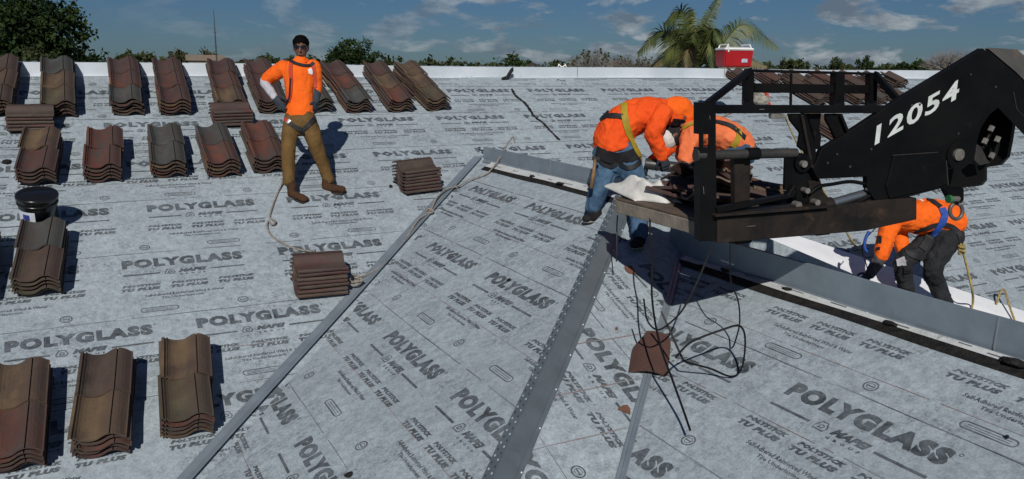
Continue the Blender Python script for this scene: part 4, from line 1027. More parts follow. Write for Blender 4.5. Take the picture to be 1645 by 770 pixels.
band(pts_([(1173, 388), (1173, 430), (1175, 455), (1186, 485), (1188, 520), (1180, 552), (1175, 560)], 4.95, 5.2), .006, 'black strap hanging straight from the lower beam')
band(pts_([(1062, 500), (1080, 540), (1096, 575), (1103, 582), (1140, 592), (1175, 605), (1192, 590), (1197, 545), (1188, 524), (1160, 530), (1110, 550), (1085, 575)], 5.1, 4.8), .0085, 'black strap looped in a wide bow over the printed roof')
# ------------------------------------------------------------------ lifting boom with fork frame
MT['steel'] = mat('black_steel', (0.0032, 0.0035, 0.0042), 0.45, col2=(0.0075, 0.0075, 0.0078), scale=3, detail=8, bump=.06, bscale=25, col3=(0.035, 0.030, 0.025), scale3=4.5, lo3=.62, hi3=.9, spec=.12)
MT['rusty'] = mat('rusty_black_steel', (0.008, 0.0075, 0.0075), 0.65, col2=(0.026, 0.019, 0.015), scale=6, detail=9, bump=.25, bscale=22, col3=(0.085, 0.048, 0.030), scale3=5, lo3=.58, hi3=.78, spec=.2)
MT['pinst'] = mat('worn_pin', (0.030, 0.031, 0.032), 0.5, .3, col2=(0.055, 0.05, 0.045), scale=9, bump=.15)
MT['bolt'] = mat('bolt_steel', (0.30, 0.29, 0.27), 0.5, .5, col2=(0.17, 0.15, 0.13), scale=20)
MT['chrome'] = mat('cylinder_rod', (0.42, 0.46, 0.50), 0.28, .9)
MT['dust'] = mat('dusty_plate', (0.055, 0.055, 0.052), 0.75, col2=(0.085, 0.08, 0.07), scale=4, bump=.2, col3=(.20, .075, .02), scale3=2.6, lo3=.62, hi3=.70)
MT['num'] = mat('white_number', (0.62, 0.66, 0.64), 0.55, col2=(0.50, 0.54, 0.52), scale=14)
OB = pv(1140, 388, 4.9); B0 = OB.dot(BX)
def at(x, y, b=0.0):
    d = ray(x, y); return d*((B0+b)/d.dot(BX))
boom = thing('lifting_boom', 'black lifting boom numbered 12054 with a steel fork frame', 'lifting boom', None, OB)
def prism(name, poly, b0, b1, matl, parent=boom, bev=.004, vec=None):
    P = [at(x, y, b0) for x, y in poly]; w = BX*(b1-b0) if vec is None else vec; bm = bmesh.new()
    a = [bm.verts.new(p) for p in P]; b = [bm.verts.new(p+w) for p in P]; n = len(P)
    bm.faces.new(a); bm.faces.new(b[::-1])
    for i in range(n): bm.faces.new((a[i], b[i], b[(i+1) % n], a[(i+1) % n]))
    bmesh.ops.recalc_face_normals(bm, faces=bm.faces)
    if bev: bmesh.ops.bevel(bm, geom=bm.edges[:], offset=bev, segments=1, affect='EDGES', clamp_overlap=True)
    return keep(bm_obj(name, bm, matl), parent)
def bar(name, x0, y0, x1, y1, w, b0, b1, matl, dep=.05):
    """box bar between two picture points at depths b0, b1"""
    p = at(x0, y0, b0); q = at(x1, y1, b1); t_ = (q-p).normalized(); s_ = t_.cross(BX).normalized(); n_ = t_.cross(s_)
    c = (p+q)/2; return rbox(name, c+BX*dep/2, t_, s_, n_, (q-p).length, w, dep, matl, boom, .003, seg=1)
S_ = MT['steel']; RU = MT['rusty']
# front post with its slot
for poly in ([(1124, 165), (1150, 165), (1150, 216), (1124, 216)], [(1124, 216.05), (1130, 216.05), (1130, 237.95), (1124, 237.95)], [(1139, 216.05), (1150, 216.05), (1150, 237.95), (1139, 237.95)], [(1124, 238), (1150, 238), (1152, 388), (1125, 388)]):
    prism('front_post', poly, 0, .075 if len(poly) and abs(poly[0][1]-216.05) > .1 else .012, S_, bev=0)
prism('top_rail', [(1150.2, 169), (1482, 170), (1482, 182), (1150.2, 182.5)], .005, .075, S_)
# upper guard frame, set back
bU = .34
prism('guard_rail', [(1201, 111), (1411, 117), (1411, 121), (1201, 116)], bU, bU+.05, S_)
prism('guard_rail', [(1212.7, 134), (1399, 137), (1399, 151), (1212.7, 149)], bU+.01, bU+.05, S_)
prism('guard_post', [(1200, 116.3), (1212.5, 116.3), (1211, 169), (1199, 169)], bU, bU+.06, S_)
prism('guard_post', [(1271, 118), (1274, 118), (1273, 169), (1270, 169)], bU, bU+.02, S_)
prism('guard_post', [(1344, 119), (1358, 119), (1357, 170), (1342, 170)], bU-.01, bU+.06, S_)
prism('guard_post', [(1399.2, 120.5), (1411, 121), (1409, 170), (1398, 170)], bU, bU+.06, S_)
bar('guard_brace', 1207, 114, 1138, 168, .036, bU, .02, S_, .04)
bar('guard_brace', 1409, 119, 1452, 168, .036, bU, .02, S_, .04)
bar('guard_brace', 1204, 166, 1204, 172, .045, bU, .03, S_, .05); bar('guard_brace', 1350, 167, 1350, 173, .045, bU, .03, S_, .05); bar('guard_brace', 1404, 167, 1404, 173, .04, bU, .03, S_, .05)
prism('lamp_housing', [(1240, 183), (1261, 183), (1261, 191), (1240, 191)], .01, .05, MT['bolt'])
# thick pin, collar, inner post
def cyl(name, x0, y0, x1, y1, r0, b0, b1, matl, n=20, cone=1.0):
    p = at(x0, y0, b0); q = at(x1, y1, b1); V, F_ = tube([p, q], [r0, r0*cone], n); o = mesh_obj(name, V, F_, matl, smooth=False); return keep(o, boom)
cyl('pin', 1122, 249.5, 1279, 246, .029, .035, .035, MT['pinst'])
cyl('pin_head', 1117, 249.5, 1131, 249.4, .041, .035, .035, MT['pinst'], 8)
cyl('collar', 1199, 247.4, 1218, 247, .037, .035, .035, S_)
prism('inner_post', [(1180, 252), (1206, 252), (1205, 328), (1181, 328)], .075, .13, RU)
# carriage plates
prism('carriage_plate', [(1268, 183), (1294, 183), (1301, 203), (1311, 237), (1313, 271), (1303, 271), (1294, 244), (1283, 236), (1287, 214), (1271, 194)], .02, .05, S_)
prism('carriage_plate', [(1297, 183), (1320, 183), (1317, 207), (1320, 220), (1318, 240), (1309, 240), (1309, 226), (1306, 212)], .06, .09, S_)
prism('carriage_plate', [(1328, 183), (1354, 183), (1364, 210), (1357, 222), (1343, 224), (1337, 209), (1328, 193)], .03, .06, S_)
bar('rib', 1289, 185, 1306, 270, .018, .0, .0, RU, .02)
bar('rib', 1352, 185, 1364, 214, .018, .0, .0, S_, .02)
prism('side_plate', [(1263, 251), (1293, 251), (1297, 266), (1299, 341), (1280, 339), (1279, 302), (1261, 306)], .03, .06, S_)
prism('side_plate', [(1296, 262), (1312, 262), (1318, 292), (1308, 345), (1299, 345)], .06, .10, S_)
V = [at(1292+13*math.cos(a), 262+12*math.sin(a), -.005) for a in np.linspace(0, 2*math.pi, 18, endpoint=False)]
def disc(name, x, y, rp, b0, b1, matl, n=18):
    P = at(x, y, b0); rr = rp/FPX*P.dot(Fv); V, F_ = tube([P, P+BX*(b1-b0)], rr, n); return keep(mesh_obj(name, V, F_, matl), boom)
disc('hinge_ear', 1291, 262, 15, .005, .029, S_, 20)
bar('hinge_arm', 1285, 250, 1308, 262, .035, .0, .0, S_, .03)
for x, y, rr in ((1293, 264, 5.5), (1298, 307, 4.5), (1284, 330, 5.5), (1314, 326, 5)): disc('bolt', x, y, rr, -.022, .03, MT['bolt'], 12)
prism('link_block', [(1300, 291), (1319, 291), (1323, 309), (1334, 320), (1334, 340), (1300, 343)], .03, .12, RU)
prism('gusset', [(1151, 334), (1266, 313), (1277, 297), (1279, 308), (1277, 317), (1154, 344)], -.02, .03, S_)
prism('lower_beam', [(1152.5, 350), (1290, 339), (1334, 335), (1410, 322), (1473, 318), (1473, 353), (1390, 371), (1152.5, 391)], -.01, .14, RU)
prism('lower_flange', [(1150, 345.5), (1290, 333), (1334, 330), (1334, 334.5), (1290, 338.5), (1150, 349.5)], -.05, .10, RU)
for a_ in (.28, .95):
    c = pal(a_, .55, -.035); keep(rbox('fork', c, AXp, BXp, Zv, .13, 1.25, .045, RU, None, .008), boom)
cyl('cylinder_rod', 1328, 329, 1404, 307, .028, .06, .06, MT['chrome'], 18)
cyl('cylinder_eye', 1322, 331, 1336, 327, .042, .06, .06, RU, 14)
# boom head plates
BP = [(1579, 77.5), (1628, 118), (1621, 144), (1609, 169), (1591, 183), (1577, 204), (1570, 228), (1563, 262), (1524, 272), (1524, 300), (1426, 325), (1405, 321), (1393, 302), (1393, 284), (1314, 288), (1306, 272), (1321, 239), (1353, 219.5), (1451, 155)]
prism('boom_plate', BP, .0, .045, S_, bev=.003)
BF = [(1575, 85), (1628, 122), (1627, 195), (1622, 228), (1617, 253), (1605, 266), (1580, 269.5), (1580, 291), (1573, 299), (1524, 304), (1440, 300), (1420, 282), (1330, 283), (1322, 262), (1330, 242), (1356, 224), (1452, 161)]
prism('boom_plate', BF, .24, .285, S_, bev=.003, vec=(pv(1631, 81, at(1579, 77.5, .0).dot(Fv)+.32)-at(1579, 77.5, .0))*.12)
# raised pocket plate on the side
prism('pocket_plate', [(1437, 250), (1508, 245), (1517, 248), (1521, 256), (1523, 297), (1430, 320), (1424, 300)], -.014, -.001, S_, bev=.006)
bar('weld', 1434, 250, 1508, 245, .006, -.016, -.016, MT['pinst'], .006); bar('weld', 1521, 258, 1524, 298, .006, -.016, -.016, MT['pinst'], .006)
disc('pin_boss', 1542, 249, 24, -.012, -.001, S_, 30); disc('pin_end', 1542, 249, 9.5, -.03, -.011, MT['bolt'], 24)
# arm going down to the right out of the picture
N0 = at(1579, 77.5, .0); w = pv(1631, 81, N0.dot(Fv)+.32)-N0
prism('boom_arm', [(1580.5, 77.0), (1629, 117.5), (1860, 350), (1860, 440), (1601, 172), (1617, 142)], .001, 0, S_, vec=w, bev=.004)
P4 = [at(1583, 78, -.0), at(1629, 116.5, -.0), at(1800, 288, 0)]
V = [P4[0]+w*.03, P4[0]+w*.97, P4[1]+w*.97, P4[1]+w*.03, P4[2]+w*.03, P4[2]+w*.97]; V = [v+Uv*.006-Fv*.004 for v in V]
keep(mesh_obj('arm_top', V, [[0, 1, 2, 3], [3, 2, 5, 4]], MT['dust']), boom)
bar('weld', 1629, 148, 1634, 175, .006, -.004, -.004, MT['pinst'], .005); bar('weld', 1634, 175, 1660, 205, .006, -.004, -.004, MT['pinst'], .005)
# hoses and fittings in the opening
for pts in ([(1592, 205), (1588, 218), (1582, 228), (1577, 240)], [(1603, 222), (1601, 236), (1596, 250), (1588, 256)]):
    V, F_ = tube(crs([at(x, y, .14) for x, y in pts], 5), .016, 8); keep(mesh_obj('hose', V, F_, S_, smooth=True), boom)
for x, y in ((1592, 207), (1582, 227), (1602, 224), (1593, 250)):
    V, F_ = tube([at(x-2, y+4, .12), at(x+2, y-4, .12)], .019, 6); keep(mesh_obj('fitting', V, F_, MT['bolt']), boom)
prism('valve_block', [(1570, 232), (1577, 236), (1586, 256), (1592, 262), (1574, 266), (1566, 258)], .10, .20, MT['pinst'])
for x, y in ((1330, 262), (1366, 268), (1400, 240), (1560, 120), (1600, 140), (1478, 168), (1540, 215), (1345, 248)): disc('bolt', x, y, 2.0, -.006, .001, MT['pinst'], 8)
for pts in ([(1300, 312), (1316, 300), (1338, 296), (1366, 292), (1392, 296)], [(1306, 338), (1330, 344), (1368, 330), (1402, 312)]):
    V, F_ = tube(crs([at(x, y, .02) for x, y in pts], 6), .012, 8); keep(mesh_obj('hose', V, F_, S_, smooth=True), boom)
for x0, y0, x1, y1 in ((1130, 300, 1131, 312), (1140, 186, 1141, 192), (1220, 176, 1228, 176), (1448, 251, 1452, 250.5), (1480, 249, 1487, 248.6), (1200, 364, 1214, 363), (1464, 170, 1467, 168)):
    bar('scuff', x0, y0, x1, y1, .003, -.0125 if y0 > 355 else -.0035, -.0125 if y0 > 355 else -.0035, MT['bolt'], .0015)
# white fleet number
V, F_ = text_geo('12054', 1, 1, 0, 0, .025, .15, 1.14, 3)
P = [at(1405+137*u-2*v, 234-77.5*u-28.7*v, -.0025) for u, v in V]; keep(mesh_obj('fleet_number', P, F_, MT['num']), boom)
# shackle
MT['green'] = mat('green_pin', (0.03, 0.16, 0.06), 0.45); MT['shk'] = mat('shackle_steel', (0.10, 0.10, 0.10), 0.5, .4, col2=(.16, .14, .12), scale=20)
prism('shackle_bracket', [(1518, 303), (1549, 302), (1549, 322), (1541, 331), (1530, 326)], .06, .11, S_)
sh = thing('shackle', 'steel lifting shackle with green pin hanging under the boom', 'shackle', None, at(1536, 330, .03))
P = at(1529, 320, .0); V, F_ = tube([P-BX*.0+AX*-.012, P+AX*.052], .018, 12); 
o = mesh_obj('pin', V, F_, MT['bolt']); keep(o, sh)
V, F_ = tube([P-AX*.03, P-AX*.008], .026, 12); keep(mesh_obj('pin_head', V, F_, MT['green']), sh)
pts = [at(1536+10*math.sin(a)*(1 if abs(a) < 2.4 else .8), 339-13*math.cos(a)*-1, .0) for a in np.linspace(-2.6, 2.6, 15)]
V, F_ = tube(crs(pts, 3), .0125, 8); keep(mesh_obj('bow', V, F_, MT['shk'], smooth=True), sh)

# ------------------------------------------------------------------ people
def loft(pts, side, n=16, capk=3, c0=1.0, c1=1.0):
    """rounded body section chain: pts = [(P, rx, ry)], rx along side, ry across"""
    P = [Vector(p[0]) for p in pts]; m_ = len(P); V = []; F_ = []
    rings = []
    for i in range(m_):
        t_ = (P[min(i+1, m_-1)]-P[max(i-1, 0)]).normalized(); a = side-t_*side.dot(t_)
        a = a.normalized() if a.length > .15 else t_.orthogonal().normalized()
        rings.append((P[i], t_, a, t_.cross(a), pts[i][1], pts[i][2]))
    full = []
    p, t_, a, b, rx, ry = rings[0]; rm = min(rx, ry)
    for k in range(capk): an = math.pi/2*(1-k/capk); full.append((p-t_*rm*c0*math.sin(an), a, b, rx*math.cos(an)+1e-4, ry*math.cos(an)+1e-4))
    for q in rings: full.append((q[0], q[2], q[3], q[4], q[5]))
    p, t_, a, b, rx, ry = rings[-1]; rm = min(rx, ry)
    for k in range(1, capk+1): an = math.pi/2*k/capk; full.append((p+t_*rm*c1*math.sin(an), a, b, rx*math.cos(an)+1e-4, ry*math.cos(an)+1e-4))
    for p, a, b, rx, ry in full:
        for k in range(n): an = 2*math.pi*k/n; V.append(p+a*(rx*math.cos(an))+b*(ry*math.sin(an)))
    for i in range(len(full)-1):
        for k in range(n): F_.append([i*n+k, i*n+(k+1) % n, (i+1)*n+(k+1) % n, (i+1)*n+k])
    F_.append(list(range(n))[::-1]); F_.append([(len(full)-1)*n+k for k in range(n)])
    return V, F_
def smoothed(pts, sub=4):
    """resample a (P, rx, ry) chain smoothly"""
    Q = crs([p[0] for p in pts], sub); r1 = crs([Vector((p[1], p[2], 0)) for p in pts], sub)
    return [(q, max(.004, s.x), max(.004, s.y)) for q, s in zip(Q, r1)]
def fuse(name, parts, matl, parent=None, voxel=.011, smooth=3, folds=0.0, fscale=.12, seed=0):
    V, F_ = merge(parts); o = mesh_obj(name, V, F_, matl)
    m_ = o.modifiers.new('r', 'REMESH'); m_.mode = 'VOXEL'; m_.voxel_size = voxel
    m_ = o.modifiers.new('s', 'SMOOTH'); m_.iterations = smooth; m_.factor = .5
    dg = bpy.context.evaluated_depsgraph_get(); dg.update(); me = bpy.data.meshes.new_from_object(o.evaluated_get(dg)); old = o.data; o.modifiers.clear(); o.data = me; bpy.data.meshes.remove(old)
    if not me.materials: me.materials.append(matl)
    if folds:
        nr = [v.normal.copy() for v in me.vertices]
        for v, n_ in zip(me.vertices, nr):
            c = v.co/fscale; q = noise.noise(Vector((c.x+seed, c.y, c.z*.6))); q2 = noise.noise(c*2.7+Vector((seed, 3, 1)))
            v.co += n_*folds*((1-abs(q)*3.2)*.6+q2*.5)
    me.polygons.foreach_set('use_smooth', [True]*len(me.polygons)); me.update()
    if parent is not None: o.parent = parent
    return o
def head_parts(c, up, face, s=1.0):
    up = up.normalized(); face = (face-up*face.dot(up)).normalized(); sd = up.cross(face)
    P = []
    for z, rx, ry, f in ((-.104, .030, .032, .028), (-.088, .046, .052, .022), (-.055, .060, .076, .008), (-.01, .070, .090, 0), (.040, .075, .096, -.004), (.074, .062, .080, -.008), (.094, .036, .048, -.010)):
        P.append((c+(up*z+face*f)*s, rx*s, ry*s))
    parts = [loft(P, sd, 18)]
    parts.append(loft([(c+(up*.012+face*.088)*s, .008*s, .008*s), (c+(up*-.012+face*.104)*s, .011*s, .010*s), (c+(up*-.030+face*.108)*s, .016*s, .012*s)], sd, 10, 2))   # nose
    parts.append(loft([(c+(up*-.068+face*.078-sd*.022)*s, .007*s, .007*s), (c+(up*-.066+face*.088)*s, .009*s, .009*s), (c+(up*-.068+face*.078+sd*.022)*s, .007*s, .007*s)], up, 8, 2))  # lips
    for k in (-1, 1): parts.append(loft([(c+(up*-.035+sd*k*.073)*s, .006*s, .014*s), (c+(up*.000+sd*k*.080-face*.006)*s, .008*s, .020*s), (c+(up*.022+sd*k*.076-face*.004)*s, .006*s, .014*s)], sd, 8, 2))
    return parts
def hand_parts(w, d, nrm, thumb, s=1.0, curl=.5):
    """palm, four unequal fingers and a thumb; d along the hand, nrm out of the back of the hand"""
    d = d.normalized(); nrm = (nrm-d*nrm.dot(d)).normalized(); sd = d.cross(nrm)*thumb
    parts = [loft([(w-d*.02*s, .026*s, .020*s), (w+d*.03*s, .036*s, .018*s), (w+d*.085*s, .042*s, .016*s)], sd, 12, 2)]
    for k, (o_, L) in enumerate(((.031, .070), (.011, .080), (-.010, .074), (-.030, .058))):
        p = w+(d*.085+sd*o_)*s; pts = [(p-d*.01*s, .0098*s, .0098*s)]; an = 0
        for seg, fr in enumerate((.42, .33, .25)):
            an += curl*(.55+.25*seg); q = d*math.cos(an)-nrm*math.sin(an); p = p+q*L*fr*s; pts.append((p.copy(), (.0095-.001*seg)*s, (.0095-.001*seg)*s))
        parts.append(loft(pts, sd, 8, 2))
    p = w+(d*.025+sd*.030)*s; pts = [(p.copy(), .012*s, .012*s)]
    for q, L in (((d*.55+sd*.75-nrm*.25), .040), ((d*.85+sd*.30-nrm*.45), .032), ((d*.9-nrm*.6), .024)):
        p = p+q.normalized()*L*s; pts.append((p.copy(), .0105*s, .0105*s))
    parts.append(loft(pts, sd, 8, 2))
    return parts
def webbing(name, objs, path, w, matl, parent, off=.006, sub=6, pix=True, thick=.003):
    """strap laid on the clothes along picture points (rays from the roof camera fix where on the body it runs)"""
    vs_ = []; fs_ = []
    for o in objs:
        n = len(vs_); vs_ += [v.co.copy() for v in o.data.vertices]; fs_ += [[i+n for i in p.vertices] for p in o.data.polygons]
    bv = BVHTree.FromPolygons(vs_, fs_)
    P2 = crs([Vector((x, y, 0)) for x, y in path], sub); pts = []
    for q in P2:
        d = ray(q.x, q.y).normalized(); loc, no, i, dist = bv.ray_cast(Vector((0, 0, 0)), d)
        if loc is None: 
            if pts: continue
            else: continue
        if no.dot(d) > 0: no = -no
        pts.append((loc, no))
    if len(pts) < 3: return None
    # smooth
    L = [p for p, n_ in pts]; Nn = [n_ for p, n_ in pts]
    for _ in range(2):
        Nn = [(Nn[max(i-1, 0)]+Nn[i]+Nn[min(i+1, len(Nn)-1)]).normalized() for i in range(len(Nn))]
        L = [(L[max(i-1, 0)]+L[i]*2+L[min(i+1, len(L)-1)])/4 for i in range(len(L))]
    V = []; F_ = []
    for i, (p, n_) in enumerate(zip(L, Nn)):
        t_ = (L[min(i+1, len(L)-1)]-L[max(i-1, 0)]).normalized(); s_ = t_.cross(n_).normalized()
        a = p+n_*off; b = p+n_*(off+thick); V += [a-s_*w/2-n_*.004, b-s_*w/2, b+s_*w/2, a+s_*w/2-n_*.004]
    for i in range(len(L)-1):
        for k in range(4): F_.append([i*4+k, i*4+(k+1) % 4, (i+1)*4+(k+1) % 4, (i+1)*4+k])
    F_ += [[0, 1, 2, 3], [len(V)-1, len(V)-2, len(V)-3, len(V)-4]]
    return mesh_obj(name, V, F_, matl, parent)

cl = lambda n, a, b, **k: mat(n, a, .85, col2=b, scale=7, detail=6, bump=.9, bscale=13, spec=.2, **k)
MT['orange'] = cl('orange_cotton', (0.90, 0.150, 0.012), (0.80, 0.115, 0.010)); MT['orange2'] = cl('red_orange_cotton', (0.86, 0.105, 0.014), (0.72, 0.07, 0.010)); MT['orange3'] = cl('faded_orange_cotton', (0.80, 0.20, 0.075), (0.66, 0.15, 0.055))
MT['skin'] = mat('skin', (0.17, 0.085, 0.055), .6, col2=(0.14, 0.066, 0.043), scale=15); MT['hair'] = mat('black_hair', (0.003, 0.003, 0.003), .8, spec=.05)
MT['khaki'] = cl('tan_canvas', (0.150, 0.088, 0.030), (0.108, 0.062, 0.021)); MT['leather'] = cl('brown_leather', (0.070, 0.034, 0.016), (0.045, 0.024, 0.013)); MT['sole'] = mat('boot_sole', (0.02, .015, .012), .9)
MT['glove'] = cl('blue_grey_glove', (0.025, 0.033, 0.045), (0.045, 0.055, 0.070)); MT['gloveb'] = mat('blue_palm', (0.012, 0.035, 0.13), .6); MT['sleeve'] = cl('white_sleeve', (0.50, 0.50, 0.54), (0.40, 0.40, 0.45))
MT['jeans'] = cl('blue_denim', (0.075, 0.145, 0.230), (0.035, 0.070, 0.125)); MT['black_cloth'] = cl('black_cloth', (0.010, 0.010, 0.012), (0.020, 0.020, 0.022)); MT['charcoal'] = cl('charcoal_cloth', (0.026, 0.028, 0.031), (0.016, 0.017, 0.019))
MT['grey_cloth'] = cl('grey_sleeve', (0.085, 0.080, 0.085), (0.055, 0.052, 0.058)); MT['shoe'] = cl('black_shoe', (0.010, 0.010, 0.012), (0.022, 0.02, 0.02)); MT['shoesole'] = mat('pale_sole', (0.30, 0.28, 0.25), .8, col2=(.12, .11, .10), scale=30)
MT['webr'] = mat('orange_webbing', (0.45, 0.045, 0.015), .7); MT['webk'] = mat('black_webbing', (0.010, 0.010, 0.012), .7); MT['weby'] = mat('yellow_webbing', (0.36, 0.26, 0.012), .7, col2=(.26, .19, .012), scale=15); MT['webb'] = mat('blue_webbing', (0.012, 0.06, 0.30), .7)
MT['lens'] = mat('sunglass_lens', (0.006, 0.014, 0.035), .12); MT['buckle'] = mat('buckle_steel', (0.35, 0.35, 0.35), .4, .7)
VERT = Zv

# ---- 1 the standing man
D = on(hit(510, 312, PM).x, hit(510, 312, PM).y).dot(Fv)
J = lambda x, y, dd=0.0: pv(x, y, D+dd)
sd_ = Rv.copy(); tofront = (-Fv); fl_ = Vector((-Fv.x, -Fv.y, 0)).normalized()
hc = J(483.5, 76.5, -.02); hup = (Zv+Rv*.02-fl_*-.10).normalized()
LF = hit(477, 318, PM); RF = hit(531, 305, PM); 
legL = [(J(471, 192), .078, .095), (J(467, 218, -.01), .070, .078), (J(466, 245, -.03), .058, .064), (J(468, 270, .0), .052, .058), (J(470, 293, .0), .047, .050)]
legR = [(J(493, 192), .080, .095), (J(501, 216, -.03), .074, .080), (J(508, 240, -.06), .061, .066), (J(516, 263, .0), .052, .058), (J(524, 288, .02), .047, .050)]
dLl = LF.dot(Fv)-D; dR = RF.dot(Fv)-D
legL = [(p+Fv*dLl*(i/4), a, b) for i, (p, a, b) in enumerate(legL)]; legR = [(p+Fv*dR*(i/4), a, b) for i, (p, a, b) in enumerate(legR)]
tor = [(J(483, 188), .128, .10), (J(482, 172), .120, .095), (J(482, 150), .125, .10), (J(481, 128), .148, .108), (J(481, 112), .165, .105), (J(482, 102), .10, .075), (J(483.5, 94), .052, .055), (hc-hup*.08, .05, .055)]
armL = [(J(456, 110, .02), .062, .062), (J(441, 119, .04), .052, .054), (J(426, 130, .07), .042, .044), (J(433, 143, .0), .040, .040), (J(442, 157, -.08), .030, .032)]
armR = [(J(503, 108, .02), .060, .060), (J(507, 122, .03), .048, .050), (J(508.5, 138, .05), .042, .044), (J(508, 152, .03), .038, .038), (J(507, 163, .0), .030, .032)]
footL = [(J(470, 300, dLl), .04, .045), (J(468, 310, dLl), .036, .04), (J(478, 315, dLl-.03), .038, .032), (J(490, 320, dLl-.06), .034, .024)]
footR = [(J(524, 292, dR), .04, .045), (J(523, 299, dR), .036, .04), (J(537, 303, dR-.03), .038, .030), (J(551, 305, dR-.05), .034, .024)]
body = [loft(smoothed(tor), sd_), loft(smoothed(legL), sd_), loft(smoothed(legR), sd_), loft(smoothed(armL), tofront), loft(smoothed(armR), tofront), loft(footL, sd_, 12), loft(footR, Zv, 12)]
body += head_parts(hc, hup, -Fv*1.0+Rv*.12-Zv*.1, .98)
man = fuse('person', body, MT['skin'], None, .0085, 2); tag(man, 'standing young man in orange shirt and brown trousers, hand on hip', 'person')
grow = lambda ch, e, e2=None: [(p, a+e, b+(e if e2 is None else e2)) for p, a, b in ch]
sh1 = [(J(482, 188), .150, .120), (J(482, 178), .146, .115), (J(482, 160), .142, .112), (J(481, 138), .152, .120), (J(481, 120), .172, .122), (J(481, 109), .165, .112), (J(482, 103), .125, .088), (J(483, 99), .072, .066)]
shirt = fuse('shirt', [loft(smoothed(sh1), sd_, 20, 3, .08), loft(smoothed(grow(armL[:2], .022)+[(J(429, 128, .065), .062, .064)]), tofront), loft(smoothed(grow(armR[:2], .02)+[(J(509, 134, .05), .058, .058), (J(509, 146, .04), .050, .05)]), tofront)], MT['orange'], man, .009, 2, .006, .13, 2)
V, F_ = tube(crs([J(483.5+10.5*math.cos(a), 97-3.4*math.sin(a), .065*math.sin(a)) for a in np.linspace(0, 2*math.pi, 14)], 2), .012, 8); collar = mesh_obj('collar', V, F_, MT['orange'], man, True)
slv = fuse('arm_sleeve', [loft(smoothed([(J(430, 127, .06), .050, .052), (J(424.5, 131.5, .07), .047, .048), (J(432, 143, .0), .046, .046), (J(441, 156, -.08), .036, .038)]), tofront)], MT['sleeve'], man, .009, 1, .004, .05)
tr = [loft(smoothed([(J(483, 181), .140, .110), (J(483, 193), .148, .118), (J(482, 202), .135, .11)]), sd_, 18, 3, .1), loft(smoothed(grow(legL, .014)), sd_), loft(smoothed(grow(legR, .014)), sd_)]
trs = fuse('trousers', tr, MT['khaki'], man, .009, 2, .006, .10, 5)
for k, (ft, yy) in enumerate(((footL, 0), (footR, 1))):
    top = legL[-1][0] if k == 0 else legR[-1][0]
    bt = fuse('boot', [loft([(top+Zv*.02, .054, .056), (ft[0][0], .048, .052)]+[(ft[1][0], .042, .044)], sd_, 14, 3, .2), loft([(ft[1][0]-Zv*.008, .042, .042), (ft[2][0], .044, .038), (ft[3][0], .040, .030)], sd_ if k == 0 else Zv, 14)], MT['leather'], man, .008, 2, .003, .05)
    V, F_ = loft([(ft[1][0]-Zv*.052-NM*.0, .048, .012), (ft[2][0]-Zv*.043, .052, .012), (ft[3][0]-Zv*.036, .044, .010)], (ft[3][0]-ft[1][0]).cross(NM).normalized(), 14); so_ = mesh_obj('sole', V, F_, MT['sole'], bt, True)
g1 = fuse('glove', hand_parts(J(441, 156, -.08), J(455, 178, -.14)-J(441, 156, -.08), -Fv-Rv*.6, -1, 1.12, .35), MT['glove'], man, .0055, 1)
g2 = fuse('glove', hand_parts(J(507, 161, .0), J(506, 178, .0)-J(507, 161, .0), Rv*.9-Fv*.4, 1, 1.1, .6), MT['glove'], man, .0055, 1)
fuse('arm_sleeve', [loft([(J(509, 143, .045), .050, .050), (J(508, 152, .03), .046, .046), (J(507, 163, .0), .036, .037)], tofront)], MT['glove'], man, .009, 1, .004, .05)
hp = []
f_ = (-Fv+Rv*.12-Zv*.1); f_ = (f_-hup*f_.dot(hup)).normalized(); s_ = hup.cross(f_)
for z, rx, ry, f in ((.020, .078, .066, -.040), (.050, .083, .092, -.014), (.074, .079, .096, -.004), (.096, .064, .080, -.002)): hp.append((hc+hup*z+f_*f, rx, ry))
hair = fuse('hair', [loft(smoothed(hp, 2), s_, 20, 3, .6, .45)], MT['hair'], man, .007, 1, .007, .028, 9)
V = []; F_ = []
for k in (-1, 1):
    n0 = len(V); c = hc+hup*.012+s_*k*.034+f_*(.094-.004)
    for i in range(12):
        an = 2*math.pi*i/12; V.append(c+s_*(.030*math.cos(an))+hup*(.020*math.sin(an))-f_*(abs(.030*math.cos(an)+k*.034)*.35-.004))
    F_.append([n0+i for i in range(12)])
gl = mesh_obj('sunglasses', V, F_, MT['lens'], man); m_ = gl.modifiers.new('s', 'SOLIDIFY'); m_.thickness = .006
V, F_ = tube([hc+hup*.018+s_*-.080-f_*.01, hc+hup*.022+s_*-.066+f_*.070, hc+hup*.022+s_*-.03+f_*.098, hc+hup*.020+f_*.104, hc+hup*.022+s_*.03+f_*.098, hc+hup*.022+s_*.066+f_*.070, hc+hup*.018+s_*.080-f_*.01], .0035, 6); mesh_obj('frame', V, F_, MT['webk'], gl)
ob = [shirt, trs]
webbing('harness_strap', ob, [(469, 98), (467, 112), (468, 130), (467, 150), (464, 165)], .045, MT['webr'], man)
webbing('harness_strap', ob, [(466, 98), (476, 103), (488, 106), (498, 106), (504, 101)], .035, MT['webk'], man, .010)
webbing('harness_strap', ob, [(502, 100), (505, 115), (506, 130), (507, 142)], .036, MT['webr'], man)
webbing('harness_strap', ob, [(468, 125), (467, 140), (466, 158), (460, 170)], .020, MT['webk'], man, .011)
webbing('leg_strap', ob, [(453, 186), (462, 195), (472, 203), (484, 209)], .040, MT['webr'], man)
webbing('leg_strap', ob, [(464, 197), (474, 204), (486, 209)], .045, MT['webk'], man, .011)
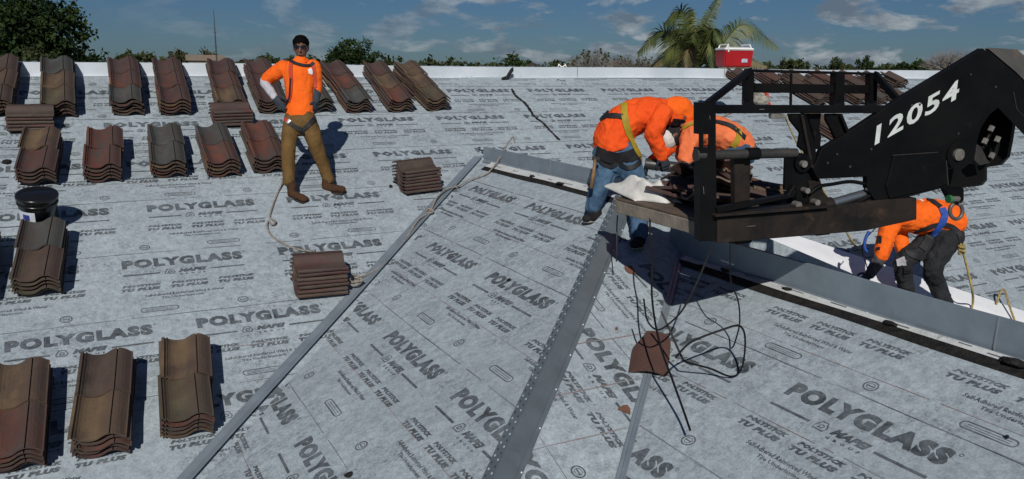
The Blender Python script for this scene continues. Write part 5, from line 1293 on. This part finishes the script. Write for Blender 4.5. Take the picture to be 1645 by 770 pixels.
webbing('leg_strap', ob, [(506, 189), (499, 197), (492, 205), (486, 210), (490, 217)], .045, MT['webk'], man, .009)
webbing('shirt_logo', ob, [(496, 110), (499, 115), (498, 120)], .045, MT['white'], man, .003, 3)
webbing('buckle', ob, [(462, 194), (466, 198)], .05, MT['buckle'], man, .014, 3)

# ---- 2 the man bending at the hip
FL2 = hit(950, 350, PW); D = FL2.dot(Fv); FR2 = hit(1026, 393, PB); dR = FR2.dot(Fv)-D
J = lambda x, y, dd=0.0: pv(x, y, D+dd)
hc = J(1090, 184, -.02); hup = (Rv*.62-Uv*-.35-Fv*.2).normalized(); hf = (-Uv*.8+Rv*.45-Fv*.2).normalized()
tor = [(J(985, 246), .150, .135), (J(984, 228), .150, .14), (J(992, 208), .150, .135), (J(1012, 192), .160, .13), (J(1038, 184), .175, .13), (J(1060, 183), .15, .11), (J(1074, 184), .07, .07), (hc-hup*.05, .06, .06)]
legL = [(J(974, 246), .10, .105), (J(972, 270), .085, .088), (J(969, 290, -.02), .072, .074), (J(960, 312), .060, .062), (J(953, 333), .052, .054)]
legR = [(J(1006, 246, -.05), .10, .105), (J(1013, 272, -.08), .088, .09), (J(1023, 302, -.10), .072, .074), (J(1026, 340, dR*.7), .060, .062), (J(1027, 375, dR), .050, .052)]
aN = [(J(1064, 182, -.15), .068, .068), (J(1054, 202, -.19), .058, .06), (J(1049, 216, -.20), .050, .05), (J(1056, 234, -.17), .044, .044), (J(1063, 250, -.14), .032, .032)]
aF = [(J(1066, 184, .12), .068, .068), (J(1080, 204, .14), .056, .058), (J(1082, 226, .10), .048, .048), (J(1066, 246, .05), .040, .04), (J(1048, 258, .0), .030, .03)]
fL = [(J(955, 337), .036, .04), (J(958, 344), .036, .036), (J(950, 350, -.06), .040, .032), (J(943, 351, -.16), .034, .024)]
fR = [(J(1027, 380, dR), .036, .04), (J(1027, 387, dR), .036, .036), (J(1024, 391, dR-.07), .040, .032), (J(1020, 393, dR-.15), .034, .024)]
b2 = [loft(smoothed(tor), Fv), loft(smoothed(legL), Rv), loft(smoothed(legR), Rv), loft(smoothed(aN), Fv), loft(smoothed(aF), Fv), loft(fL, Rv, 12), loft(fR, Rv, 12)]+head_parts(hc, hup, hf, .98)
w2 = fuse('person', b2, MT['skin'], None, .0095, 2); tag(w2, 'hooded worker in red orange shirt and jeans bending over the hip', 'person')
s2 = [(J(990, 245), .180, .165), (J(985, 230), .182, .172), (J(990, 212), .180, .168), (J(1008, 194), .188, .158), (J(1034, 184), .195, .148), (J(1058, 182), .175, .125), (J(1074, 182), .115, .10), (J(1090, 182), .105, .108)]
shirt = fuse('shirt', [loft(smoothed(s2), Fv, 20, 3, .1), loft(smoothed(grow(aN, .020)), Fv), loft(smoothed(grow(aF, .018)), Fv)], MT['orange2'], w2, .0095, 2, .013, .10, 7)
hood = fuse('hood', [loft(smoothed([(J(1070, 180), .100, .10), (J(1082, 177), .122, .118), (J(1094, 178), .126, .116), (J(1103, 185), .098, .09)], 3), Fv), loft([(J(1097, 186), .09, .06), (J(1103, 196), .07, .04)], Fv)], MT['orange'], w2, .009, 2, .004, .06)
webbing('face_shade_or_cover', [hood, shirt], [(1079, 196), (1088, 196), (1096, 197), (1101, 201)], .07, MT['black_cloth'], w2, .004, 4)  # black strip painted in for the shade on the face under the hood
jn = fuse('jeans', [loft(smoothed([(J(990, 238), .155, .15), (J(988, 252), .165, .15), (J(990, 262), .14, .13)]), Fv), loft(smoothed(grow(legL, .018)), Rv), loft(smoothed(grow(legR, .018)), Rv)], MT['jeans'], w2, .0095, 2, .010, .075, 3)
for k, ft in enumerate((fL, fR)):
    bt = fuse('shoe', [loft([(ft[0][0]+Zv*.02, .055, .056), (ft[1][0], .050, .048)], Rv, 14), loft([(ft[1][0], .048, .046), (ft[2][0], .052, .042), (ft[3][0], .046, .034)], Rv, 14)], MT['shoe'], w2, .008, 1, .004, .04)
    V, F_ = loft([(ft[1][0]-Zv*.045, .048, .013), (ft[2][0]-Zv*.040, .054, .013), (ft[3][0]-Zv*.030, .048, .012)], Rv, 14); mesh_obj('sole', V, F_, MT['shoesole'], bt, True)
fuse('glove', hand_parts(J(1063, 249, -.15), J(1071, 268, -.12)-J(1063, 249, -.15), -Fv+Rv*.3, 1, 1.12, .75), MT['glove'], w2, .0055, 1)
fuse('glove', hand_parts(J(1050, 257, .0), J(1040, 266, .0)-J(1050, 257, .0), Uv, 1, 1.1, .8), MT['glove'], w2, .0055, 1)
ob = [shirt, jn]
webbing('harness_strap', ob, [(1002, 163), (1003, 180), (1006, 200), (1012, 220), (1022, 242), (1034, 262)], .056, MT['weby'], w2, .010)
webbing('harness_strap', ob, [(963, 196), (972, 189), (985, 186), (1002, 188)], .045, MT['webk'], w2, .009)
webbing('harness_strap', ob, [(966, 192), (974, 181), (990, 170), (1006, 160), (1022, 157)], .04, MT['webk'], w2, .008)
webbing('belt', ob, [(958, 243), (972, 250), (990, 254), (1010, 252), (1026, 244), (1040, 235)], .10, MT['black_cloth'], w2, .010)
webbing('leg_strap', ob, [(960, 250), (970, 262), (984, 266), (994, 256)], .05, MT['webk'], w2, .010)
webbing('leg_strap', ob, [(996, 262), (1008, 270), (1022, 266), (1032, 252)], .04, MT['webk'], w2, .010)
# hatchet hanging from the belt
t = thing('hatchet', 'wooden handled hammer hanging at the hip of the bending worker', 'hammer', None, J(955, 262, -.16))
V, F_ = tube([J(956, 256, -.20), J(954, 275, -.20), J(950, 303, -.19)], [.013, .016, .019], 8); keep(mesh_obj('handle', V, F_, mat('tool_wood', (.26, .15, .06), .6, col2=(.16, .09, .04), scale=20), smooth=True), t)
V, F_ = tube([J(951, 254, -.20), J(963, 256, -.20)], .016, 6); keep(mesh_obj('head', V, F_, MT['pinst']), t)
# black pipe in his hands
P0, P1 = J(1036, 263, -.03), J(1116, 273, -.08); ax = (P1-P0)
MT['pipe'] = mat('dark_pipe', (0.045, 0.048, 0.048), .4, col2=(.03, .032, .033), scale=5)
o = lathe('dark_pipe', [(.030, .004), (.047, 0), (.048, .004), (.048, ax.length-.004), (.046, ax.length), (.040, ax.length), (.040, ax.length-.10), (.001, ax.length-.10)], P0, ax, MT['pipe'], None, 24)
tag(o, 'dark tube held by the bending hooded worker', 'pipe')

# ---- 3 the man behind the pallet
D = 7.25; J = lambda x, y, dd=0.0: pv(x, y, D+dd)
hc = J(1078, 219, -.02); hup = (-Rv*.55-Uv*.35-Fv*.1).normalized(); hf = (-Uv*.9-Rv*.35).normalized()
tor = [(J(1190, 240, .05), .150, .13), (J(1178, 228), .150, .13), (J(1155, 216), .15, .125), (J(1128, 212), .17, .12), (J(1108, 213), .14, .10), (J(1095, 215), .07, .07), (hc-hup*.05, .06, .06)]
F3 = on(J(1186, 340).x, J(1186, 340).y); f3 = hit(1186, 348, PD1); d3 = f3.dot(Fv)-D
legs = []
for s_ in (-1, 1): legs.append([(J(1188, 240, .05+.09*s_), .10, .10), (J(1176, 258, .02+.1*s_), .085, .085), (J(1163, 278, -.02+.11*s_), .070, .072), (J(1174, 310, d3*.6+.11*s_), .058, .06), (f3+Zv*.10+Fv*.11*s_, .050, .052)])
aN = [(J(1112, 210, -.15), .066, .066), (J(1107, 230, -.18), .056, .058), (J(1104, 248, -.2), .048, .05), (J(1102, 268, -.22), .042, .042), (J(1100, 284, -.24), .030, .032)]
aF = [(J(1112, 212, .14), .066, .066), (J(1104, 232, .16), .056, .058), (J(1098, 250, .14), .048, .05), (J(1112, 268, .08), .042, .042), (J(1120, 282, .02), .030, .032)]
ft3 = [[(l[-1][0]-Zv*.02, .036, .04), (l[-1][0]-Zv*.06, .036, .036), (l[-1][0]-Zv*.065-Rv*.09, .040, .032), (l[-1][0]-Zv*.07-Rv*.16, .034, .024)] for l in legs]
b3 = [loft(smoothed(tor), Fv)]+[loft(smoothed(l), Rv) for l in legs]+[loft(smoothed(aN), Fv), loft(smoothed(aF), Fv)]+[loft(f, Fv, 12) for f in ft3]+head_parts(hc, hup, hf, .98)
w3 = fuse('person', b3, MT['skin'], None, .010, 2); tag(w3, 'worker in faded orange shirt stooping behind the pallet and steel frame', 'person')
s3 = [(J(1188, 236, .04), .175, .135), (J(1176, 226), .175, .145), (J(1154, 215), .175, .145), (J(1128, 210), .185, .135), (J(1108, 209), .155, .11), (J(1096, 211), .09, .08)]
shirt = fuse('shirt', [loft(smoothed(s3), Fv, 20, 3, .3), loft(smoothed(grow(aN, .026)), Fv), loft(smoothed(grow(aF, .022)), Fv)], MT['orange3'], w3, .0095, 2, .012, .10, 17)
jn = fuse('jeans', [loft(smoothed([(J(1184, 238, .04), .155, .13), (J(1192, 244, .05), .16, .13)]), Fv)]+[loft(smoothed(grow(l, .018)), Rv) for l in legs], MT['jeans'], w3, .010, 2, .010, .075, 13)
fuse('cap', [loft([(hc+hup*.04, .086, .104), (hc+hup*.085, .078, .094), (hc+hup*.115, .05, .06)], hup.cross(hf), 16), loft([(hc+hup*.05+hf*.08, .07, .008), (hc+hup*.045+hf*.16, .05, .006)], hup.cross(hf), 12)], MT['sheet'], w3, .008, 1)
fuse('face_shade_or_cover', [loft([(hc-hup*.12, .062, .072), (hc-hup*.05, .072, .088), (hc+hup*.01, .079, .099), (hc+hup*.04, .079, .099)], hup.cross(hf), 16)], MT['black_cloth'], w3, .009, 1, .004, .05)
for f in ft3: fuse('shoe', [loft([(f[0][0]+Zv*.02, .052, .052), (f[1][0], .048, .046)], Fv, 12), loft([(f[1][0], .046, .044), (f[2][0], .050, .040), (f[3][0], .044, .032)], Fv, 12)], MT['shoe'], w3, .010, 1)
for a_, q in ((aN, -1), (aF, 1)): fuse('glove', hand_parts(a_[-1][0], -Uv+Rv*.1, -Rv, q, 1.05, .4), MT['grey_cloth'] if q > 0 else MT['sleeve'], w3, .006, 1)
ob = [shirt, jn]
webbing('harness_strap', ob, [(1096, 208), (1106, 202), (1118, 198), (1132, 196), (1150, 196)], .030, MT['weby'], w3, .008)
webbing('harness_strap', ob, [(1184, 206), (1187, 216), (1184, 226), (1176, 236)], .050, MT['weby'], w3, .008)
webbing('harness_strap', ob, [(1140, 195), (1158, 198), (1176, 204), (1190, 216), (1197, 222)], .045, MT['webk'], w3, .008)

# ---- 4 the man in the right valley
D = 8.8; J = lambda x, y, dd=0.0: pv(x, y, D+dd)
gL = hit(1456, 486, PM); gR = hit(1517, 505, PM); dl = gL.dot(Fv)-D; dr_ = gR.dot(Fv)-D
hc = J(1405, 350, -.05); hup = (-Rv*.9-Uv*.25).normalized(); hf = (-Uv*.9-Fv*.2).normalized()
tor = [(J(1522, 372), .155, .14), (J(1512, 358), .15, .135), (J(1490, 349), .15, .13), (J(1462, 348), .17, .125), (J(1438, 352), .15, .11), (J(1422, 352), .07, .07), (hc-hup*.05, .06, .06)]
legL = [(J(1504, 378, .06), .10, .11), (J(1478, 400, .02), .088, .09), (J(1452, 420, -.02), .074, .076), (J(1453, 448, dl*.6), .062, .062), (gL+Zv*.12, .052, .052)]
legR = [(J(1526, 380, -.06), .11, .12), (J(1512, 404, -.08), .094, .096), (J(1498, 430, -.08), .078, .08), (J(1506, 460, dr_*.6), .066, .066), (gR+Zv*.12, .054, .054)]
aN = [(J(1432, 358, -.14), .070, .070), (J(1424, 380, -.18), .060, .062), (J(1418, 402, -.18), .050, .052), (J(1408, 424, -.16), .044, .044), (J(1398, 440, -.13), .032, .032)]
aF = [(J(1436, 356, .14), .068, .068), (J(1446, 380, .12), .058, .06), (J(1450, 400, .08), .048, .05), (J(1452, 412, -.02), .042, .042), (J(1455, 420, -.09), .032, .032)]
ft4 = [[(g+Zv*.10, .036, .04), (g+Zv*.045, .036, .036), (g+Zv*.04-Rv*.09-Fv*.0, .040, .030), (g+Zv*.045-Rv*.17, .034, .022)] for g in (gL, gR)]
b4 = [loft(smoothed(tor), Fv), loft(smoothed(legL), Rv), loft(smoothed(legR), Rv), loft(smoothed(aN), Fv), loft(smoothed(aF), Fv)]+[loft(f, Fv, 12) for f in ft4]+head_parts(hc, hup, hf, .98)
w4 = fuse('person', b4, MT['skin'], None, .011, 2); tag(w4, 'worker in dark trousers bending in the bright right valley under the boom', 'person')
s4 = [(J(1532, 368, .0), .185, .150), (J(1518, 354), .195, .190), (J(1492, 349), .195, .195), (J(1462, 349), .19, .170), (J(1438, 351), .165, .12), (J(1424, 352), .10, .09)]
shirt = fuse('shirt', [loft(smoothed(s4), Fv, 20, 3, .3), loft(smoothed(grow(aN[:3], .028)+[(J(1416, 410, -.18), .072, .074)]), Fv), loft(smoothed(grow(aF[:3], .022)), Fv)], MT['orange'], w4, .010, 2, .013, .10, 27)
trs = fuse('trousers', [loft(smoothed([(J(1508, 374), .15, .13), (J(1524, 380), .17, .15)]), Fv), loft(smoothed(grow(legL, .022)), Rv), loft(smoothed(grow(legR, .022)), Rv)], MT['charcoal'], w4, .010, 2, .012, .08, 23)
fuse('arm_sleeve', [loft(smoothed(grow(aN[2:], .020)), Fv)], MT['grey_cloth'], w4, .009, 1, .006, .05)
fuse('glove', hand_parts(aN[-1][0], J(1388, 450, -.12)-aN[-1][0], Uv*.5-Fv, 1, 1.12, .3), MT['grey_cloth'], w4, .006, 1)
fuse('glove', hand_parts(aF[-1][0], -Uv+Rv*.2, -Fv, 1, 1.1, .7), MT['black_cloth'], w4, .006, 1)
for f in ft4: fuse('boot', [loft([(f[0][0]+Zv*.03, .060, .060), (f[1][0], .052, .048)], Fv, 12), loft([(f[1][0], .050, .046), (f[2][0], .052, .042), (f[3][0], .046, .032)], Fv, 12)], MT['shoe'], w4, .010, 1)
ob = [shirt, trs]
webbing('harness_strap', ob, [(1490, 319), (1500, 325), (1512, 334)], .06, MT['webk'], w4, .008)
webbing('harness_strap', ob, [(1512, 334), (1517, 346), (1513, 358), (1506, 368), (1497, 377)], .075, MT['webb'], w4, .012)
webbing('harness_strap', ob, [(1503, 370), (1494, 380), (1486, 392), (1480, 402)], .08, MT['webk'], w4, .010)
webbing('harness_strap', ob, [(1466, 374), (1484, 368), (1502, 362), (1518, 361), (1532, 366), (1541, 376), (1543, 390)], .05, MT['webk'], w4, .009)
webbing('knee_patch', ob, [(1446, 414), (1448, 421), (1449, 428)], .09, MT['sleeve'], w4, .003, 3)
webbing('leg_strap', ob, [(1470, 396), (1458, 404), (1470, 412), (1488, 414), (1500, 408)], .06, MT['webk'], w4, .009)
webbing('shirt_print', ob, [(1477, 322), (1483, 322)], .05, MT['white'], w4, .004, 3)
webbing('shirt_print', ob, [(1413, 378), (1413, 386), (1412, 392)], .045, MT['black_cloth'], w4, .004, 3)
webbing('shirt_print', ob, [(1411, 396), (1411, 403)], .035, MT['black_cloth'], w4, .004, 3)
pp = [J(1541, 388, -.16), J(1546, 402, -.16), J(1551, 420, -.12), J(1556, 440, -.1), J(1562, 468, -.08)]; e_ = hit(1560, 500, PM); pp += [J(1563, 485, e_.dot(Fv)-D), e_+Zv*.01]
rope('rope', pp, .013, 'yellow rope hanging from the belt of the worker in the right valley', MT['ropey'])
P = J(1545, 398, -.17); pts = []
for i in range(16): a = i*1.1; pts.append(P+Rv*.028*math.cos(a)+Fv*.028*math.sin(a)-Uv*(.0065*i-.03))
rope('rope_knot', pts, .016, 'thick yellow rope knot at the hip of the worker in the valley', MT['ropey'])
rope('cord', [J(1410, 362, -.3), J(1385, 395, -.2), J(1393, 430, -.15), J(1392, 445, -.12)], .006, 'thin dark cord hanging beside the hand of the worker in the valley', MT['webk'])
V, F_ = tube(crs([J(1396, 372, -.25), J(1390, 385, -.25), J(1389, 398, -.25), J(1393, 405, -.25)], 4), .016, 8); tag(mesh_obj('lanyard', V, F_, MT['webb'], smooth=True), 'short dark blue lanyard hanging beneath the lower beam', 'lanyard')
